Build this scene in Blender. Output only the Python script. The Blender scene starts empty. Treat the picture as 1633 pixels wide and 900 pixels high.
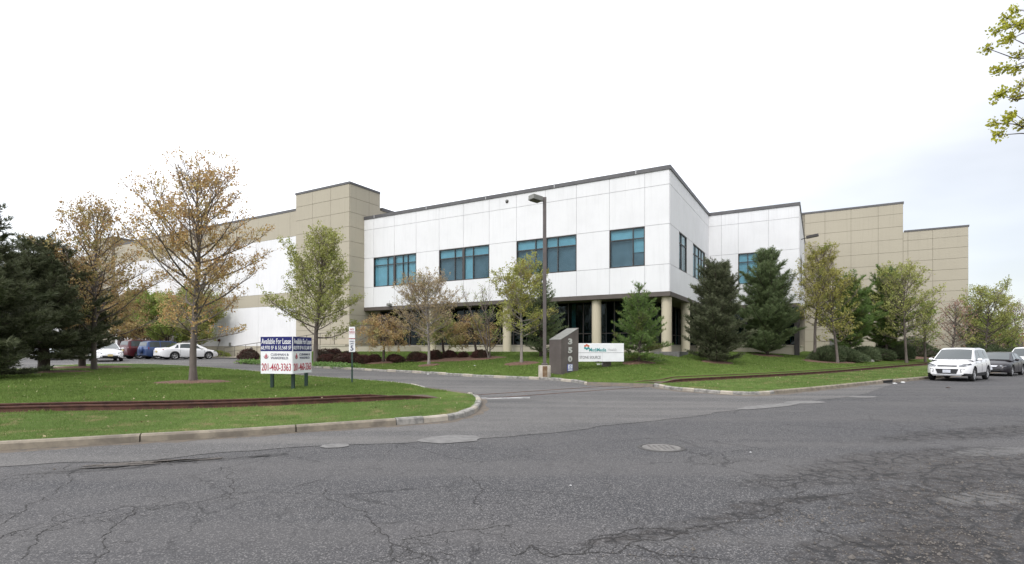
import bpy, bmesh, math, random
import numpy as np
from mathutils import Vector, Matrix
from mathutils.geometry import delaunay_2d_cdt

random.seed(7)
rng = np.random.default_rng(7)
scene = bpy.context.scene
col = scene.collection
PI = math.pi
R = math.radians

# ---------------------------------------------------------------- camera
EYE = 1.6
FOC = 847.0
cam_d = bpy.data.cameras.new('camera')
cam = bpy.data.objects.new('camera', cam_d)
col.objects.link(cam)
cam.location = (0, 0, EYE)
cam.rotation_euler = (R(90), 0, 0)
cam_d.sensor_width = 36.0
cam_d.lens = 36.0 * FOC / 1633.0
cam_d.shift_y = (557.0 - 450.0) / 1633.0
cam_d.clip_start = 0.1
cam_d.clip_end = 5000
scene.camera = cam

# ---------------------------------------------------------------- light
scene.view_settings.view_transform = 'Standard'
scene.view_settings.look = 'None'
scene.view_settings.exposure = 0.0
scene.view_settings.gamma = 1.0
SUN_EL, SUN_AZ = R(48), R(200)      # azimuth clockwise from +Y
world = bpy.data.worlds.new('World')
scene.world = world
world.use_nodes = True
wn, wl = world.node_tree.nodes, world.node_tree.links
wn.clear()
w_out = wn.new('ShaderNodeOutputWorld')
w_sky = wn.new('ShaderNodeTexSky')
w_sky.sky_type = 'NISHITA'
w_sky.sun_disc = False
w_sky.sun_elevation = SUN_EL
w_sky.sun_rotation = SUN_AZ
w_b1 = wn.new('ShaderNodeBackground')
w_b1.inputs['Strength'].default_value = 0.05
wl.new(w_sky.outputs[0], w_b1.inputs['Color'])
# overcast deck: brighter overhead, greyer low down, soft drifting banks
w_tc = wn.new('ShaderNodeTexCoord')
w_sep = wn.new('ShaderNodeSeparateXYZ')
wl.new(w_tc.outputs['Generated'], w_sep.inputs[0])
w_map = wn.new('ShaderNodeMapping')
w_map.inputs['Scale'].default_value = (1.6, 1.6, 5.0)
w_map.inputs['Location'].default_value = (0.9, 2.3, 0.4)
wl.new(w_tc.outputs['Generated'], w_map.inputs['Vector'])
w_n = wn.new('ShaderNodeTexNoise')
w_n.inputs['Scale'].default_value = 1.3
w_n.inputs['Detail'].default_value = 4
w_n.inputs['Roughness'].default_value = 0.5
wl.new(w_map.outputs[0], w_n.inputs['Vector'])
def wmath(op, a, b=None, c=None, clamp=False):
    n = wn.new('ShaderNodeMath'); n.operation = op; n.use_clamp = clamp
    for i, v in enumerate((a, b, c)):
        if v is None: continue
        if hasattr(v, 'is_linked'): wl.new(v, n.inputs[i])
        else: n.inputs[i].default_value = v
    return n.outputs[0]
w_z = wmath('MAXIMUM', w_sep.outputs['Z'], 0.0)
w_grad = wmath('MULTIPLY_ADD', w_z, 1.35, 0.98)
w_east = wmath('MULTIPLY', w_sep.outputs['X'], 0.72)
w_east = wmath('SUBTRACT', 1.08, wmath('MAXIMUM', w_east, 0.0))
w_cl = wmath('MULTIPLY_ADD', w_n.outputs['Fac'], 0.9, 0.56)
w_val = wmath('MULTIPLY', wmath('MULTIPLY', w_grad, w_east), w_cl)
w_comb = wn.new('ShaderNodeCombineColor')
wl.new(wmath('MULTIPLY', w_val, 0.985), w_comb.inputs[0])
wl.new(wmath('MULTIPLY', w_val, 0.98), w_comb.inputs[1])
wl.new(wmath('MULTIPLY', w_val, 0.99), w_comb.inputs[2])
w_b2 = wn.new('ShaderNodeBackground')
w_b2.inputs['Strength'].default_value = 1.0
wl.new(w_comb.outputs[0], w_b2.inputs['Color'])
w_add = wn.new('ShaderNodeAddShader')
wl.new(w_b1.outputs[0], w_add.inputs[0]); wl.new(w_b2.outputs[0], w_add.inputs[1])
wl.new(w_add.outputs[0], w_out.inputs['Surface'])

sun_d = bpy.data.lights.new('sun', 'SUN')
sun_d.energy = 1.3
sun_d.angle = R(14)
sun_d.color = (1.0, 0.97, 0.92)
sun = bpy.data.objects.new('sun', sun_d)
col.objects.link(sun)
sd = Vector((math.sin(SUN_AZ) * math.cos(SUN_EL), math.cos(SUN_AZ) * math.cos(SUN_EL), math.sin(SUN_EL)))
sun.rotation_euler = sd.to_track_quat('Z', 'Y').to_euler()
sun.location = (0, -20, 60)

# ---------------------------------------------------------------- materials
MATS = {}
def new_mat(name):
    m = bpy.data.materials.new(name); m.use_nodes = True
    MATS[name] = m
    return m, m.node_tree.nodes, m.node_tree.links, m.node_tree.nodes['Principled BSDF']

class NT:
    """small node-tree helper"""
    def __init__(s, m):
        s.n = m.node_tree.nodes; s.l = m.node_tree.links
    def node(s, t, **kw):
        n = s.n.new(t)
        for k, v in kw.items(): setattr(n, k, v)
        return n
    def put(s, sock, v):
        if hasattr(v, 'is_linked'): s.l.new(v, sock)
        else: sock.default_value = v
    def math(s, op, a, b=None, c=None, clamp=False):
        n = s.n.new('ShaderNodeMath'); n.operation = op; n.use_clamp = clamp
        for i, v in enumerate((a, b, c)):
            if v is not None: s.put(n.inputs[i], v)
        return n.outputs[0]
    def pos(s):
        return s.n.new('ShaderNodeNewGeometry').outputs['Position']
    def mapping(s, vec, scale=(1, 1, 1), loc=(0, 0, 0), rot=(0, 0, 0)):
        n = s.n.new('ShaderNodeMapping')
        n.inputs['Scale'].default_value = scale; n.inputs['Location'].default_value = loc
        n.inputs['Rotation'].default_value = rot
        s.l.new(vec, n.inputs['Vector'])
        return n.outputs[0]
    def noise(s, vec, scale, detail=3, rough=0.5, dist=0.0, out='Fac'):
        n = s.n.new('ShaderNodeTexNoise')
        n.inputs['Scale'].default_value = scale; n.inputs['Detail'].default_value = detail
        n.inputs['Roughness'].default_value = rough; n.inputs['Distortion'].default_value = dist
        if vec is not None: s.l.new(vec, n.inputs['Vector'])
        return n.outputs[out]
    def vor(s, vec, scale, feature='DISTANCE_TO_EDGE', out='Distance', rnd=1.0):
        n = s.n.new('ShaderNodeTexVoronoi'); n.feature = feature
        n.inputs['Scale'].default_value = scale
        n.inputs['Randomness'].default_value = rnd
        s.l.new(vec, n.inputs['Vector'])
        return n.outputs[out]
    def ramp(s, fac, stops):
        n = s.n.new('ShaderNodeMapRange'); n.interpolation_type = 'SMOOTHSTEP'
        s.put(n.inputs['Value'], fac)
        n.inputs['From Min'].default_value = stops[0]; n.inputs['From Max'].default_value = stops[1]
        n.inputs['To Min'].default_value = stops[2]; n.inputs['To Max'].default_value = stops[3]
        return n.outputs['Result']
    def mix(s, fac, a, b, mode='MIX'):
        n = s.n.new('ShaderNodeMix'); n.data_type = 'RGBA'; n.blend_type = mode
        s.put(n.inputs['Factor'], fac)
        for k, v in ((6, a), (7, b)):
            if isinstance(v, tuple) and len(v) == 3: v = v + (1,)
            s.put(n.inputs[k], v)
        return n.outputs[2]
    def bump(s, h, strength=0.3, dist=0.02):
        n = s.n.new('ShaderNodeBump')
        n.inputs['Strength'].default_value = strength; n.inputs['Distance'].default_value = dist
        s.put(n.inputs['Height'], h)
        return n.outputs[0]

def simple(name, c, rough=0.6, c2=None, scale=4.0, metal=0.0, bump=0.0, bscale=60.0, spec=0.5, coat=0.0, stretch=(1, 1, 1)):
    m, n, l, p = new_mat(name)
    t = NT(m)
    p.inputs['Roughness'].default_value = rough
    p.inputs['Metallic'].default_value = metal
    p.inputs['Specular IOR Level'].default_value = spec
    p.inputs['Coat Weight'].default_value = coat
    if c2 is None: c2 = tuple(v * 0.82 for v in c)
    tc = t.node('ShaderNodeTexCoord').outputs['Object']
    v = t.mapping(tc, stretch)
    f = t.noise(v, scale, 5, 0.6)
    f = t.ramp(f, (0.35, 0.68, 0.0, 1.0))
    l.new(t.mix(f, c, c2), p.inputs['Base Color'])
    if bump > 0:
        l.new(t.bump(t.noise(v, bscale, 3, 0.6), bump, 0.01), p.inputs['Normal'])
    return m

def leaf_mat(name, c1, c2, c3, trans=0.25, rough=0.6):
    """leaves: every leaf its own tone"""
    m, n, l, p = new_mat(name)
    t = NT(m)
    geo = t.node('ShaderNodeNewGeometry')
    rnd = geo.outputs['Random Per Island']
    a = t.mix(t.ramp(rnd, (0.0, 0.6, 0, 1)), c1, c2)
    big = t.noise(geo.outputs['Position'], 1.1, 2, 0.5)
    b = t.mix(t.ramp(big, (0.5, 0.68, 0, 0.75)), a, c3)
    l.new(b, p.inputs['Base Color'])
    p.inputs['Roughness'].default_value = rough
    p.inputs['Specular IOR Level'].default_value = 0.25
    if trans > 0:
        tr = t.node('ShaderNodeBsdfTranslucent')
        l.new(b, tr.inputs['Color'])
        mx = t.node('ShaderNodeMixShader'); mx.inputs[0].default_value = trans
        l.new(p.outputs[0], mx.inputs[1]); l.new(tr.outputs[0], mx.inputs[2])
        l.new(mx.outputs[0], n['Material Output'].inputs['Surface'])
    return m

# ---------------------------------------------------------------- object helpers
def tag(o, label=None, cat=None, group=None, kind=None):
    if label: o['label'] = label
    if cat: o['category'] = cat
    if group: o['group'] = group
    if kind: o['kind'] = kind
    return o

def empty(name, loc, rz=0.0, label=None, cat=None, group=None, kind=None):
    o = bpy.data.objects.new(name, None); col.objects.link(o)
    o.location = loc; o.rotation_euler = (0, 0, rz)
    o.empty_display_size = 0.2
    return tag(o, label, cat, group, kind)

def link(name, me, parent=None, mats=None, kind=None, loc=(0, 0, 0)):
    o = bpy.data.objects.new(name, me); col.objects.link(o)
    o.parent = parent; o.location = loc
    if mats:
        for m in (mats if isinstance(mats, (list, tuple)) else [mats]):
            me.materials.append(MATS[m] if isinstance(m, str) else m)
    if kind: o['kind'] = kind
    return o

def np_mesh(name, V, F, mat_idx=None, smooth=False):
    """V (n,3), F list of (m,k) arrays of equal-sized polygons"""
    me = bpy.data.meshes.new(name)
    V = np.asarray(V, dtype=np.float32)
    if not isinstance(F, (list, tuple)): F = [F]
    F = [np.asarray(f, dtype=np.int32) for f in F if len(f)]
    loops = np.concatenate([f.ravel() for f in F])
    sizes = np.concatenate([np.full(len(f), f.shape[1], dtype=np.int32) for f in F])
    starts = np.concatenate([[0], np.cumsum(sizes)[:-1]]).astype(np.int32)
    me.vertices.add(len(V)); me.vertices.foreach_set('co', V.ravel())
    me.loops.add(len(loops)); me.loops.foreach_set('vertex_index', loops)
    me.polygons.add(len(sizes)); me.polygons.foreach_set('loop_start', starts)
    if mat_idx is not None: me.polygons.foreach_set('material_index', np.asarray(mat_idx, dtype=np.int32))
    me.polygons.foreach_set('use_smooth', np.full(len(sizes), bool(smooth)))
    me.update(calc_edges=True); me.validate()
    return me

class MB:
    """collects shapes and links them as one mesh object"""
    def __init__(s): s.v = []; s.f = []; s.m = []; s.sm = []
    def add(s, verts, faces, mi=0, smooth=False):
        b = len(s.v); s.v += [tuple(p) for p in verts]
        for f in faces: s.f.append(tuple(i + b for i in f)); s.m.append(mi); s.sm.append(smooth)
        return s
    def box(s, x0, x1, y0, y1, z0, z1, mi=0, M=None):
        vs = [(x, y, z) for z in (z0, z1) for y in (y0, y1) for x in (x0, x1)]
        if M is not None: vs = [tuple(M @ Vector(p)) for p in vs]
        return s.add(vs, [(0, 2, 3, 1), (4, 5, 7, 6), (0, 1, 5, 4), (2, 6, 7, 3), (0, 4, 6, 2), (1, 3, 7, 5)], mi)
    def prism(s, pts, z0, z1, mi=0):
        n = len(pts)
        vs = [(x, y, z0) for x, y in pts] + [(x, y, z1) for x, y in pts]
        return s.add(vs, [tuple(range(n))[::-1], tuple(range(n, 2 * n))] + [(i, (i + 1) % n, n + (i + 1) % n, n + i) for i in range(n)], mi)
    def extr_y(s, pts, y0, y1, mi=0):
        n = len(pts)
        vs = [(x, y0, z) for x, z in pts] + [(x, y1, z) for x, z in pts]
        return s.add(vs, [tuple(range(n)), tuple(range(n, 2 * n))[::-1]] + [(n + i, n + (i + 1) % n, (i + 1) % n, i) for i in range(n)], mi)
    def tube(s, pts, radii, sides=8, mi=0, cap=True, smooth=True):
        pts = [Vector(p) for p in pts]
        if not hasattr(radii, '__len__'): radii = [radii] * len(pts)
        vs, fs = [], []
        for i, p in enumerate(pts):
            d = (pts[min(i + 1, len(pts) - 1)] - pts[max(i - 1, 0)]).normalized()
            a = Vector((0, 0, 1)) if abs(d.z) < 0.9 else Vector((1, 0, 0))
            x = d.cross(a).normalized(); y = d.cross(x)
            for k in range(sides):
                t = 2 * PI * k / sides
                vs.append(p + radii[i] * (math.cos(t) * x + math.sin(t) * y))
        for i in range(len(pts) - 1):
            for k in range(sides):
                a, b = i * sides + k, i * sides + (k + 1) % sides
                fs.append((a, a + sides, b + sides, b))
        s.add(vs, fs, mi, smooth)
        if cap:
            s.add(vs[:sides], [tuple(range(sides))], mi)
            s.add(vs[-sides:], [tuple(range(sides))[::-1]], mi)
        return s
    def lathe(s, prof, n=24, axis='z', c=(0, 0, 0), mi=0, smooth=True):
        vs, fs = [], []
        for r, h in prof:
            for k in range(n):
                t = 2 * PI * k / n
                a, b = r * math.cos(t), r * math.sin(t)
                p = {'z': (a, b, h), 'y': (a, h, b), 'x': (h, a, b)}[axis]
                vs.append((p[0] + c[0], p[1] + c[1], p[2] + c[2]))
        for i in range(len(prof) - 1):
            for k in range(n):
                a, b = i * n + k, i * n + (k + 1) % n
                fs.append((a, b, b + n, a + n))
        return s.add(vs, fs, mi, smooth)
    def build(s, name, mats, parent=None, kind=None, bevel=0.0, fix=True, loc=(0, 0, 0)):
        me = bpy.data.meshes.new(name)
        me.from_pydata(s.v, [], s.f)
        me.polygons.foreach_set('material_index', s.m)
        me.polygons.foreach_set('use_smooth', s.sm)
        if fix:
            bm = bmesh.new(); bm.from_mesh(me)
            bmesh.ops.remove_doubles(bm, verts=bm.verts, dist=1e-5)
            bmesh.ops.recalc_face_normals(bm, faces=bm.faces)
            if bevel > 0:
                es = [e for e in bm.edges if len(e.link_faces) == 2 and e.calc_face_angle(0) > 0.6]
                bmesh.ops.bevel(bm, geom=es, offset=bevel, segments=1, affect='EDGES', clamp_overlap=True)
            bm.to_mesh(me); bm.free()
        me.update()
        return link(name, me, parent, mats, kind, loc)

def copy_tree(o, parent=None):
    c = o.copy(); col.objects.link(c); c.parent = parent
    for ch in list(o.children): copy_tree(ch, c)
    return c

def text_mesh(s, size, width=None, height=None, bold=0.0, depth=0.002, spacing=1.0):
    """lettering as a mesh in its own x-y plane, centred; scaled to width/height"""
    cu = bpy.data.curves.new('lettering', 'FONT')
    cu.body = s; cu.size = size; cu.align_x = 'CENTER'; cu.align_y = 'CENTER'
    cu.offset = bold; cu.extrude = depth; cu.space_character = spacing; cu.resolution_u = 3
    o = bpy.data.objects.new('lettering', cu); col.objects.link(o)
    bpy.context.view_layer.update()
    dg = bpy.context.evaluated_depsgraph_get()
    me = bpy.data.meshes.new_from_object(o.evaluated_get(dg))
    bpy.data.objects.remove(o); bpy.data.curves.remove(cu)
    co = np.empty(len(me.vertices) * 3, dtype=np.float32); me.vertices.foreach_get('co', co)
    co = co.reshape(-1, 3)
    lo, hi = co.min(0), co.max(0); c = (lo + hi) / 2
    sx = width / (hi[0] - lo[0]) if width else 1.0
    sy = height / (hi[1] - lo[1]) if height else sx
    if not width: sx = sy
    co[:, 0] = (co[:, 0] - c[0]) * sx; co[:, 1] = (co[:, 1] - c[1]) * sy
    me.vertices.foreach_set('co', co.ravel()); me.update()
    me.materials.clear()
    return me

# ---------------------------------------------------------------- terrain
def np_poly_signed(X, Y, pts):
    """signed distance to an open polyline, positive on its left"""
    best = np.full(np.shape(X), 1e9); sg = np.zeros(np.shape(X))
    along = np.zeros(np.shape(X)); acc = 0.0
    for (x0, y0), (x1, y1) in zip(pts[:-1], pts[1:]):
        dx, dy = x1 - x0, y1 - y0; L = math.hypot(dx, dy)
        t = np.clip(((X - x0) * dx + (Y - y0) * dy) / L ** 2, 0, 1)
        d = np.hypot(X - x0 - t * dx, Y - y0 - t * dy)
        s = np.sign(dx * (Y - y0) - dy * (X - x0))
        m = d < best
        best = np.where(m, d, best); sg = np.where(m, s, sg); along = np.where(m, acc + t * L, along)
        acc += L
    return best * sg, along

STREET = [(-60, -12), (-30, -1.2), (-7.9, 8.2), (-2.75, 10.75), (9.1, 18.6), (21.3, 27.65), (90, 79), (160, 131)]
def sstep(a, b, x):
    t = np.clip((x - a) / (b - a), 0, 1); return t * t * (3 - 2 * t)
def G0(X, Y):
    """paved level: flat street, rising gently to the car park"""
    X = np.asarray(X, float); Y = np.asarray(Y, float)
    s, al = np_poly_signed(X, Y, STREET)
    return 0.017 * np.clip(s, 0, 42) - 0.004 * np.clip(-s - 6, 0, 3)
def ea(X, Y):
    return 0.8660254 * X - 0.5 * Y, 0.5 * X + 0.8660254 * Y
def xy(e, a):
    return 0.8660254 * e + 0.5 * a, -0.5 * e + 0.8660254 * a
def TL(X, Y):
    """lawn level"""
    X = np.asarray(X, float); Y = np.asarray(Y, float)
    s, al = np_poly_signed(X, Y, STREET)
    e, a = ea(X, Y)
    g = G0(X, Y) + 0.12
    m = 0.118 * np.clip(np.minimum(s - 4.6, a - 23.6), 0, 8.3) * sstep(-44, -37.5, e)
    far = 0.22 * sstep(15, 35, X) * sstep(1.0, 4.5, s) * sstep(6, 12, a - 10)
    base = np.minimum(g + m, 1.36)
    return np.where(g > 1.36, g, base) + far * (1 - sstep(6, 12, s))

def spot(px, py, f=TL, far=140.0):
    """sight line of a measured point met with the terrain"""
    u = (px - 816.5) / FOC; k = (py - 557.0) / FOC
    Z = np.linspace(3.0, far, 6000)
    d = (EYE - k * Z) - f(u * Z, Z)
    i = int(np.argmax(d < 0))
    if d[i] >= 0: i = len(Z) - 1
    z = Z[i]
    return Vector((u * z, z, float(f(u * z, z))))
def on(x, y, f=TL):
    return Vector((x, y, float(f(x, y))))
# ================================================================ GROUND
def in_poly(P, poly):
    x, y = P[:, 0], P[:, 1]; c = np.zeros(len(P), bool); n = len(poly)
    for i in range(n):
        x0, y0 = poly[i]; x1, y1 = poly[(i + 1) % n]
        hit = ((y0 > y) != (y1 > y))
        xi = (x1 - x0) * (y - y0) / ((y1 - y0) if y1 != y0 else 1e-9) + x0
        c ^= hit & (x < xi)
    return c

def inset(poly, d):
    """poly counter-clockwise; move every edge inward by d"""
    A = sum(poly[i][0] * poly[(i + 1) % len(poly)][1] - poly[(i + 1) % len(poly)][0] * poly[i][1] for i in range(len(poly)))
    if A < 0: poly = poly[::-1]
    out = []
    n = len(poly)
    for i in range(n):
        a, b, c = Vector(poly[i - 1]), Vector(poly[i]), Vector(poly[(i + 1) % n])
        d1 = (b - a).normalized(); d2 = (c - b).normalized()
        nn = Vector((-(d1 + d2).y, (d1 + d2).x))
        nn = nn.normalized() if nn.length > 1e-6 else Vector((-d1.y, d1.x))
        k = max(0.4, nn.dot(Vector((-d1.y, d1.x))))
        out.append(tuple(b + nn * (d / k)))
    return out

def densify(pts, step, closed=False):
    out = []
    n = len(pts)
    for i in range(n if closed else n - 1):
        a, b = Vector(pts[i]), Vector(pts[(i + 1) % n])
        k = max(1, int((b - a).length / step))
        if (b - a).length > 60: k = min(k, 12)
        out += [tuple(a.lerp(b, j / k)) for j in range(k)]
    if not closed: out.append(tuple(pts[-1]))
    return out

def smooth_line(pts, step=0.4):
    """Catmull-Rom through points"""
    P = [Vector(p) for p in pts]; P = [P[0] * 2 - P[1]] + P + [P[-1] * 2 - P[-2]]
    out = []
    for i in range(1, len(P) - 2):
        k = max(1, min(40, int((P[i + 1] - P[i]).length / step)))
        for j in range(k):
            t = j / k
            out.append(0.5 * ((2 * P[i]) + (-P[i - 1] + P[i + 1]) * t + (2 * P[i - 1] - 5 * P[i] + 4 * P[i + 1] - P[i + 2]) * t * t + (-P[i - 1] + 3 * P[i] - 3 * P[i + 1] + P[i + 2]) * t ** 3))
    out.append(P[-2])
    return [tuple(p[:2]) for p in out]

def sheet(name, poly, zf, mat, kind='structure', near=0.7, mid=2.5, dz=0.0, edge=0.8, parent=None, jitter=True):
    poly = densify(poly, edge, True)
    P = np.array(poly)
    lo, hi = P.min(0), P.max(0)
    g = []
    def grid(step, r0, r1):
        a = np.arange(max(lo[0], -r1), min(hi[0], r1), step); b = np.arange(max(lo[1], -r1), min(hi[1], r1), step)
        if len(a) == 0 or len(b) == 0: return
        A, B = np.meshgrid(a, b); Q = np.stack([A.ravel(), B.ravel()], 1)
        rr = np.hypot(Q[:, 0], Q[:, 1]); Q = Q[(rr >= r0) & (rr < r1)]
        if jitter: Q = Q + rng.uniform(-.2, .2, Q.shape) * step
        g.append(Q)
    grid(near, 0, 48); grid(mid, 48, 400)
    Q = np.concatenate(g) if g else np.zeros((0, 2))
    if len(Q):
        Q = Q[in_poly(Q, inset(poly, near * 0.35))]
    vs = [Vector(p) for p in poly] + [Vector(q) for q in Q]
    n = len(poly)
    r = delaunay_2d_cdt(vs, [(i, (i + 1) % n) for i in range(n)], [list(range(n))], 1, 1e-4)
    V2 = np.array([tuple(v) for v in r[0]])
    Z = zf(V2[:, 0], V2[:, 1]) + dz
    me = bpy.data.meshes.new(name)
    me.from_pydata([(x, y, z) for (x, y), z in zip(V2.tolist(), Z.tolist())], [], [f[:] for f in r[2]])
    bm = bmesh.new(); bm.from_mesh(me)
    bmesh.ops.recalc_face_normals(bm, faces=bm.faces)
    if sum(f.normal.z for f in bm.faces) < 0: bmesh.ops.reverse_faces(bm, faces=bm.faces)
    for f in bm.faces: f.smooth = True
    bm.to_mesh(me); bm.free()
    return link(name, me, parent, mat, kind)

# ---- materials of the ground
def ellipse_mask(t, pos, cx, cy, rx, ry, rot, wob, soft=0.35):
    v = t.n.new('ShaderNodeVectorMath'); v.operation = 'SUBTRACT'
    t.l.new(pos, v.inputs[0]); v.inputs[1].default_value = (cx, cy, 0)
    m = t.mapping(v.outputs[0], (1, 1, 0), (0, 0, 0), (0, 0, -rot))
    m = t.mapping(m, (1 / rx, 1 / ry, 0))
    ln = t.n.new('ShaderNodeVectorMath'); ln.operation = 'LENGTH'; t.l.new(m, ln.inputs[0])
    d = t.math('ADD', ln.outputs['Value'], wob)
    return t.ramp(d, (1.0 - soft, 1.0 + soft, 1.0, 0.0))

def asphalt(name, base, tint2, crack_amt, spots=(), light=()):
    m, n, l, p = new_mat(name)
    t = NT(m); pos = t.pos()
    grit = t.noise(pos, 75, 2, 0.7)
    grit2 = t.noise(pos, 24, 3, 0.65)
    big = t.noise(pos, 0.35, 4, 0.6)
    mid = t.noise(pos, 2.2, 5, 0.65)
    c = t.mix(t.ramp(big, (0.35, 0.65, 0, 1)), base, tint2)
    c = t.mix(t.ramp(mid, (0.3, 0.75, 0, 0.55)), c, tuple(v * 0.80 for v in base))
    # stones in the binder
    st = t.vor(pos, 95, 'F1', 'Color')
    sep = t.n.new('ShaderNodeSeparateColor'); l.new(st, sep.inputs[0])
    c = t.mix(t.ramp(sep.outputs[0], (0.66, 0.92, 0, 0.75)), c, (0.24, 0.23, 0.225))
    c = t.mix(t.ramp(grit, (0.34, 0.56, 0.85, 0)), c, (0.016, 0.016, 0.018))
    c = t.mix(t.ramp(grit2, (0.55, 0.8, 0, 0.35)), c, (0.15, 0.145, 0.14))
    lane = t.noise(t.mapping(pos, (0.06, 0.75, 1), (0, 0, 0), (0, 0, R(-30))), 1.0, 3, 0.5)
    c = t.mix(t.ramp(lane, (0.42, 0.62, 0, 0.40)), c, (tint2[0] * 1.35, tint2[1] * 1.32, tint2[2] * 1.28))
    warp = t.noise(pos, 3.5, 5, 0.7, 0, 'Color')
    vm = t.n.new('ShaderNodeVectorMath'); vm.operation = 'MULTIPLY_ADD'
    l.new(warp, vm.inputs[0]); vm.inputs[1].default_value = (0.42, 0.42, 0); l.new(pos, vm.inputs[2])
    wob = t.math('MULTIPLY_ADD', t.noise(pos, 1.3, 6, 0.7), 1.6, -0.8)
    h = None
    def cracks(scale, width, mask):
        e = t.vor(vm.outputs[0], scale)
        k = t.ramp(e, (0.0, width, 1.0, 0.0))
        return t.math('MULTIPLY', k, mask)
    cm = t.ramp(t.noise(pos, 0.45, 3, 0.5), (0.40, 0.58, 0.1, 1.0))
    k1 = cracks(0.62, 0.011, t.math('MULTIPLY', cm, crack_amt))
    k2 = cracks(2.3, 0.035, t.math('MULTIPLY', t.ramp(t.noise(pos, 0.8, 4, 0.6), (0.47, 0.62, 0.0, 0.55)), crack_amt))
    k = t.math('MAXIMUM', k1, k2)
    for (cx, cy, rx, ry, rot, strength, colr) in spots:
        e = ellipse_mask(t, pos, cx, cy, rx, ry, rot, wob)
        k3 = cracks(3.0, 0.085, e)
        k = t.math('MAXIMUM', k, t.math('MULTIPLY', k3, 1.0))
        det = t.ramp(t.noise(pos, 9, 5, 0.75), (0.36, 0.6, 1.0, 0.15))
        c = t.mix(t.math('MULTIPLY', t.math('MULTIPLY', e, strength), det), c, colr)
    for (cx, cy, rx, ry, rot, strength, colr) in light:
        e = ellipse_mask(t, pos, cx, cy, rx, ry, rot, t.math('MULTIPLY', wob, 0.6), 0.18)
        c = t.mix(t.math('MULTIPLY', e, strength), c, colr)
    c = t.mix(t.math('MULTIPLY', k, 0.82), c, (0.016, 0.016, 0.017))
    l.new(c, p.inputs['Base Color'])
    p.inputs['Roughness'].default_value = 0.88
    p.inputs['Specular IOR Level'].default_value = 0.3
    hh = t.math('SUBTRACT', t.math('MULTIPLY_ADD', grit, 0.5, t.math('MULTIPLY', grit2, 0.5)), t.math('MULTIPLY', k, 0.9))
    l.new(t.bump(hh, 0.45, 0.012), p.inputs['Normal'])
    return m

def gp(px, py):
    v = spot(px, py, G0); return v.x, v.y
def gdir(p, q): return math.atan2(q[1] - p[1], q[0] - p[0])
sp = []
a_, b_ = gp(165, 747), gp(330, 735)
sp.append(((a_[0] + b_[0]) / 2, (a_[1] + b_[1]) / 2, 1.25, 0.20, gdir(a_, b_), 0.75, (0.035, 0.032, 0.03)))
c_ = gp(414, 728); sp.append((c_[0], c_[1], 0.45, 0.12, 0.5, 0.8, (0.03, 0.03, 0.03)))
for (px, py, rx, ry, st_) in ((1560, 800, 1.5, 0.8, .65), (1420, 880, 1.0, 0.35, .55), (1600, 745, 2.2, .5, .55), (1330, 760, 1.5, .35, .4), (1250, 800, .9, .14, .55), (1180, 822, .7, .1, .5), (1560, 690, 2.6, .45, .45), (1460, 730, 2.0, .45, .55), (1060, 850, .9, .1, .5), (1540, 870, .8, .5, .7)):
    c_ = gp(px, py); sp.append((c_[0], c_[1], rx, ry, 0.35, min(.95, st_ * 1.35), (0.030, 0.025, 0.022)))
lt = []
for (px, py, rx, ry) in ((1590, 720, .9, .25), (1560, 795, .5, .22), (900, 760, .02, .02)):
    c_ = gp(px, py); lt.append((c_[0], c_[1], rx, ry, 0.3, 0.35, (0.18, 0.175, 0.17)))
asphalt('asphalt_road', (0.057, 0.057, 0.061), (0.076, 0.074, 0.075), 0.75, sp, lt)
lt2 = []
for (px, py, rx, ry, rot) in ((800, 640, 1.2, .35, .3),):
    c_ = gp(px, py); lt2.append((c_[0], c_[1], rx, ry, rot, 0.35, (0.05, 0.05, 0.05)))
asphalt('asphalt_drive', (0.092, 0.090, 0.089), (0.120, 0.116, 0.113), 0.3, [], lt2)
simple('concrete', (0.40, 0.36, 0.30), 0.9, (0.27, 0.24, 0.20), 3.0, bump=0.4, bscale=40)
simple('kerb_concrete', (0.25, 0.215, 0.165), 0.92, (0.145, 0.125, 0.10), 3.4, bump=0.5, bscale=45)
simple('granite', (0.30, 0.285, 0.26), 0.85, (0.15, 0.145, 0.135), 6.0, bump=0.6, bscale=30)
simple('dirt', (0.060, 0.038, 0.028), 0.95, (0.105, 0.080, 0.052), 5.0, bump=0.7, bscale=25)
simple('mulch', (0.095, 0.050, 0.034), 0.95, (0.17, 0.10, 0.07), 14.0, bump=0.9, bscale=40)
simple('patch', (0.17, 0.165, 0.16), 0.9, (0.115, 0.112, 0.108), 6.0, bump=0.4, bscale=60)
simple('cover_iron', (0.17, 0.16, 0.15), 0.7, (0.12, 0.115, 0.11), 9, metal=.1, bump=.4)
simple('iron', (0.05, 0.048, 0.046), 0.6, (0.065, 0.06, 0.058), 12.0, metal=0.3, bump=0.4, bscale=60)
simple('silt', (0.13, 0.105, 0.08), .95, (0.09, 0.08, 0.07), 7, bump=.5)
simple('rust', (0.105, 0.045, 0.030), 0.85, (0.055, 0.024, 0.018), 5.0, bump=0.5, bscale=60)
simple('white_paint_worn', (0.36, 0.36, 0.35), 0.8, (0.14, 0.14, 0.14), 5.0)

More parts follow.
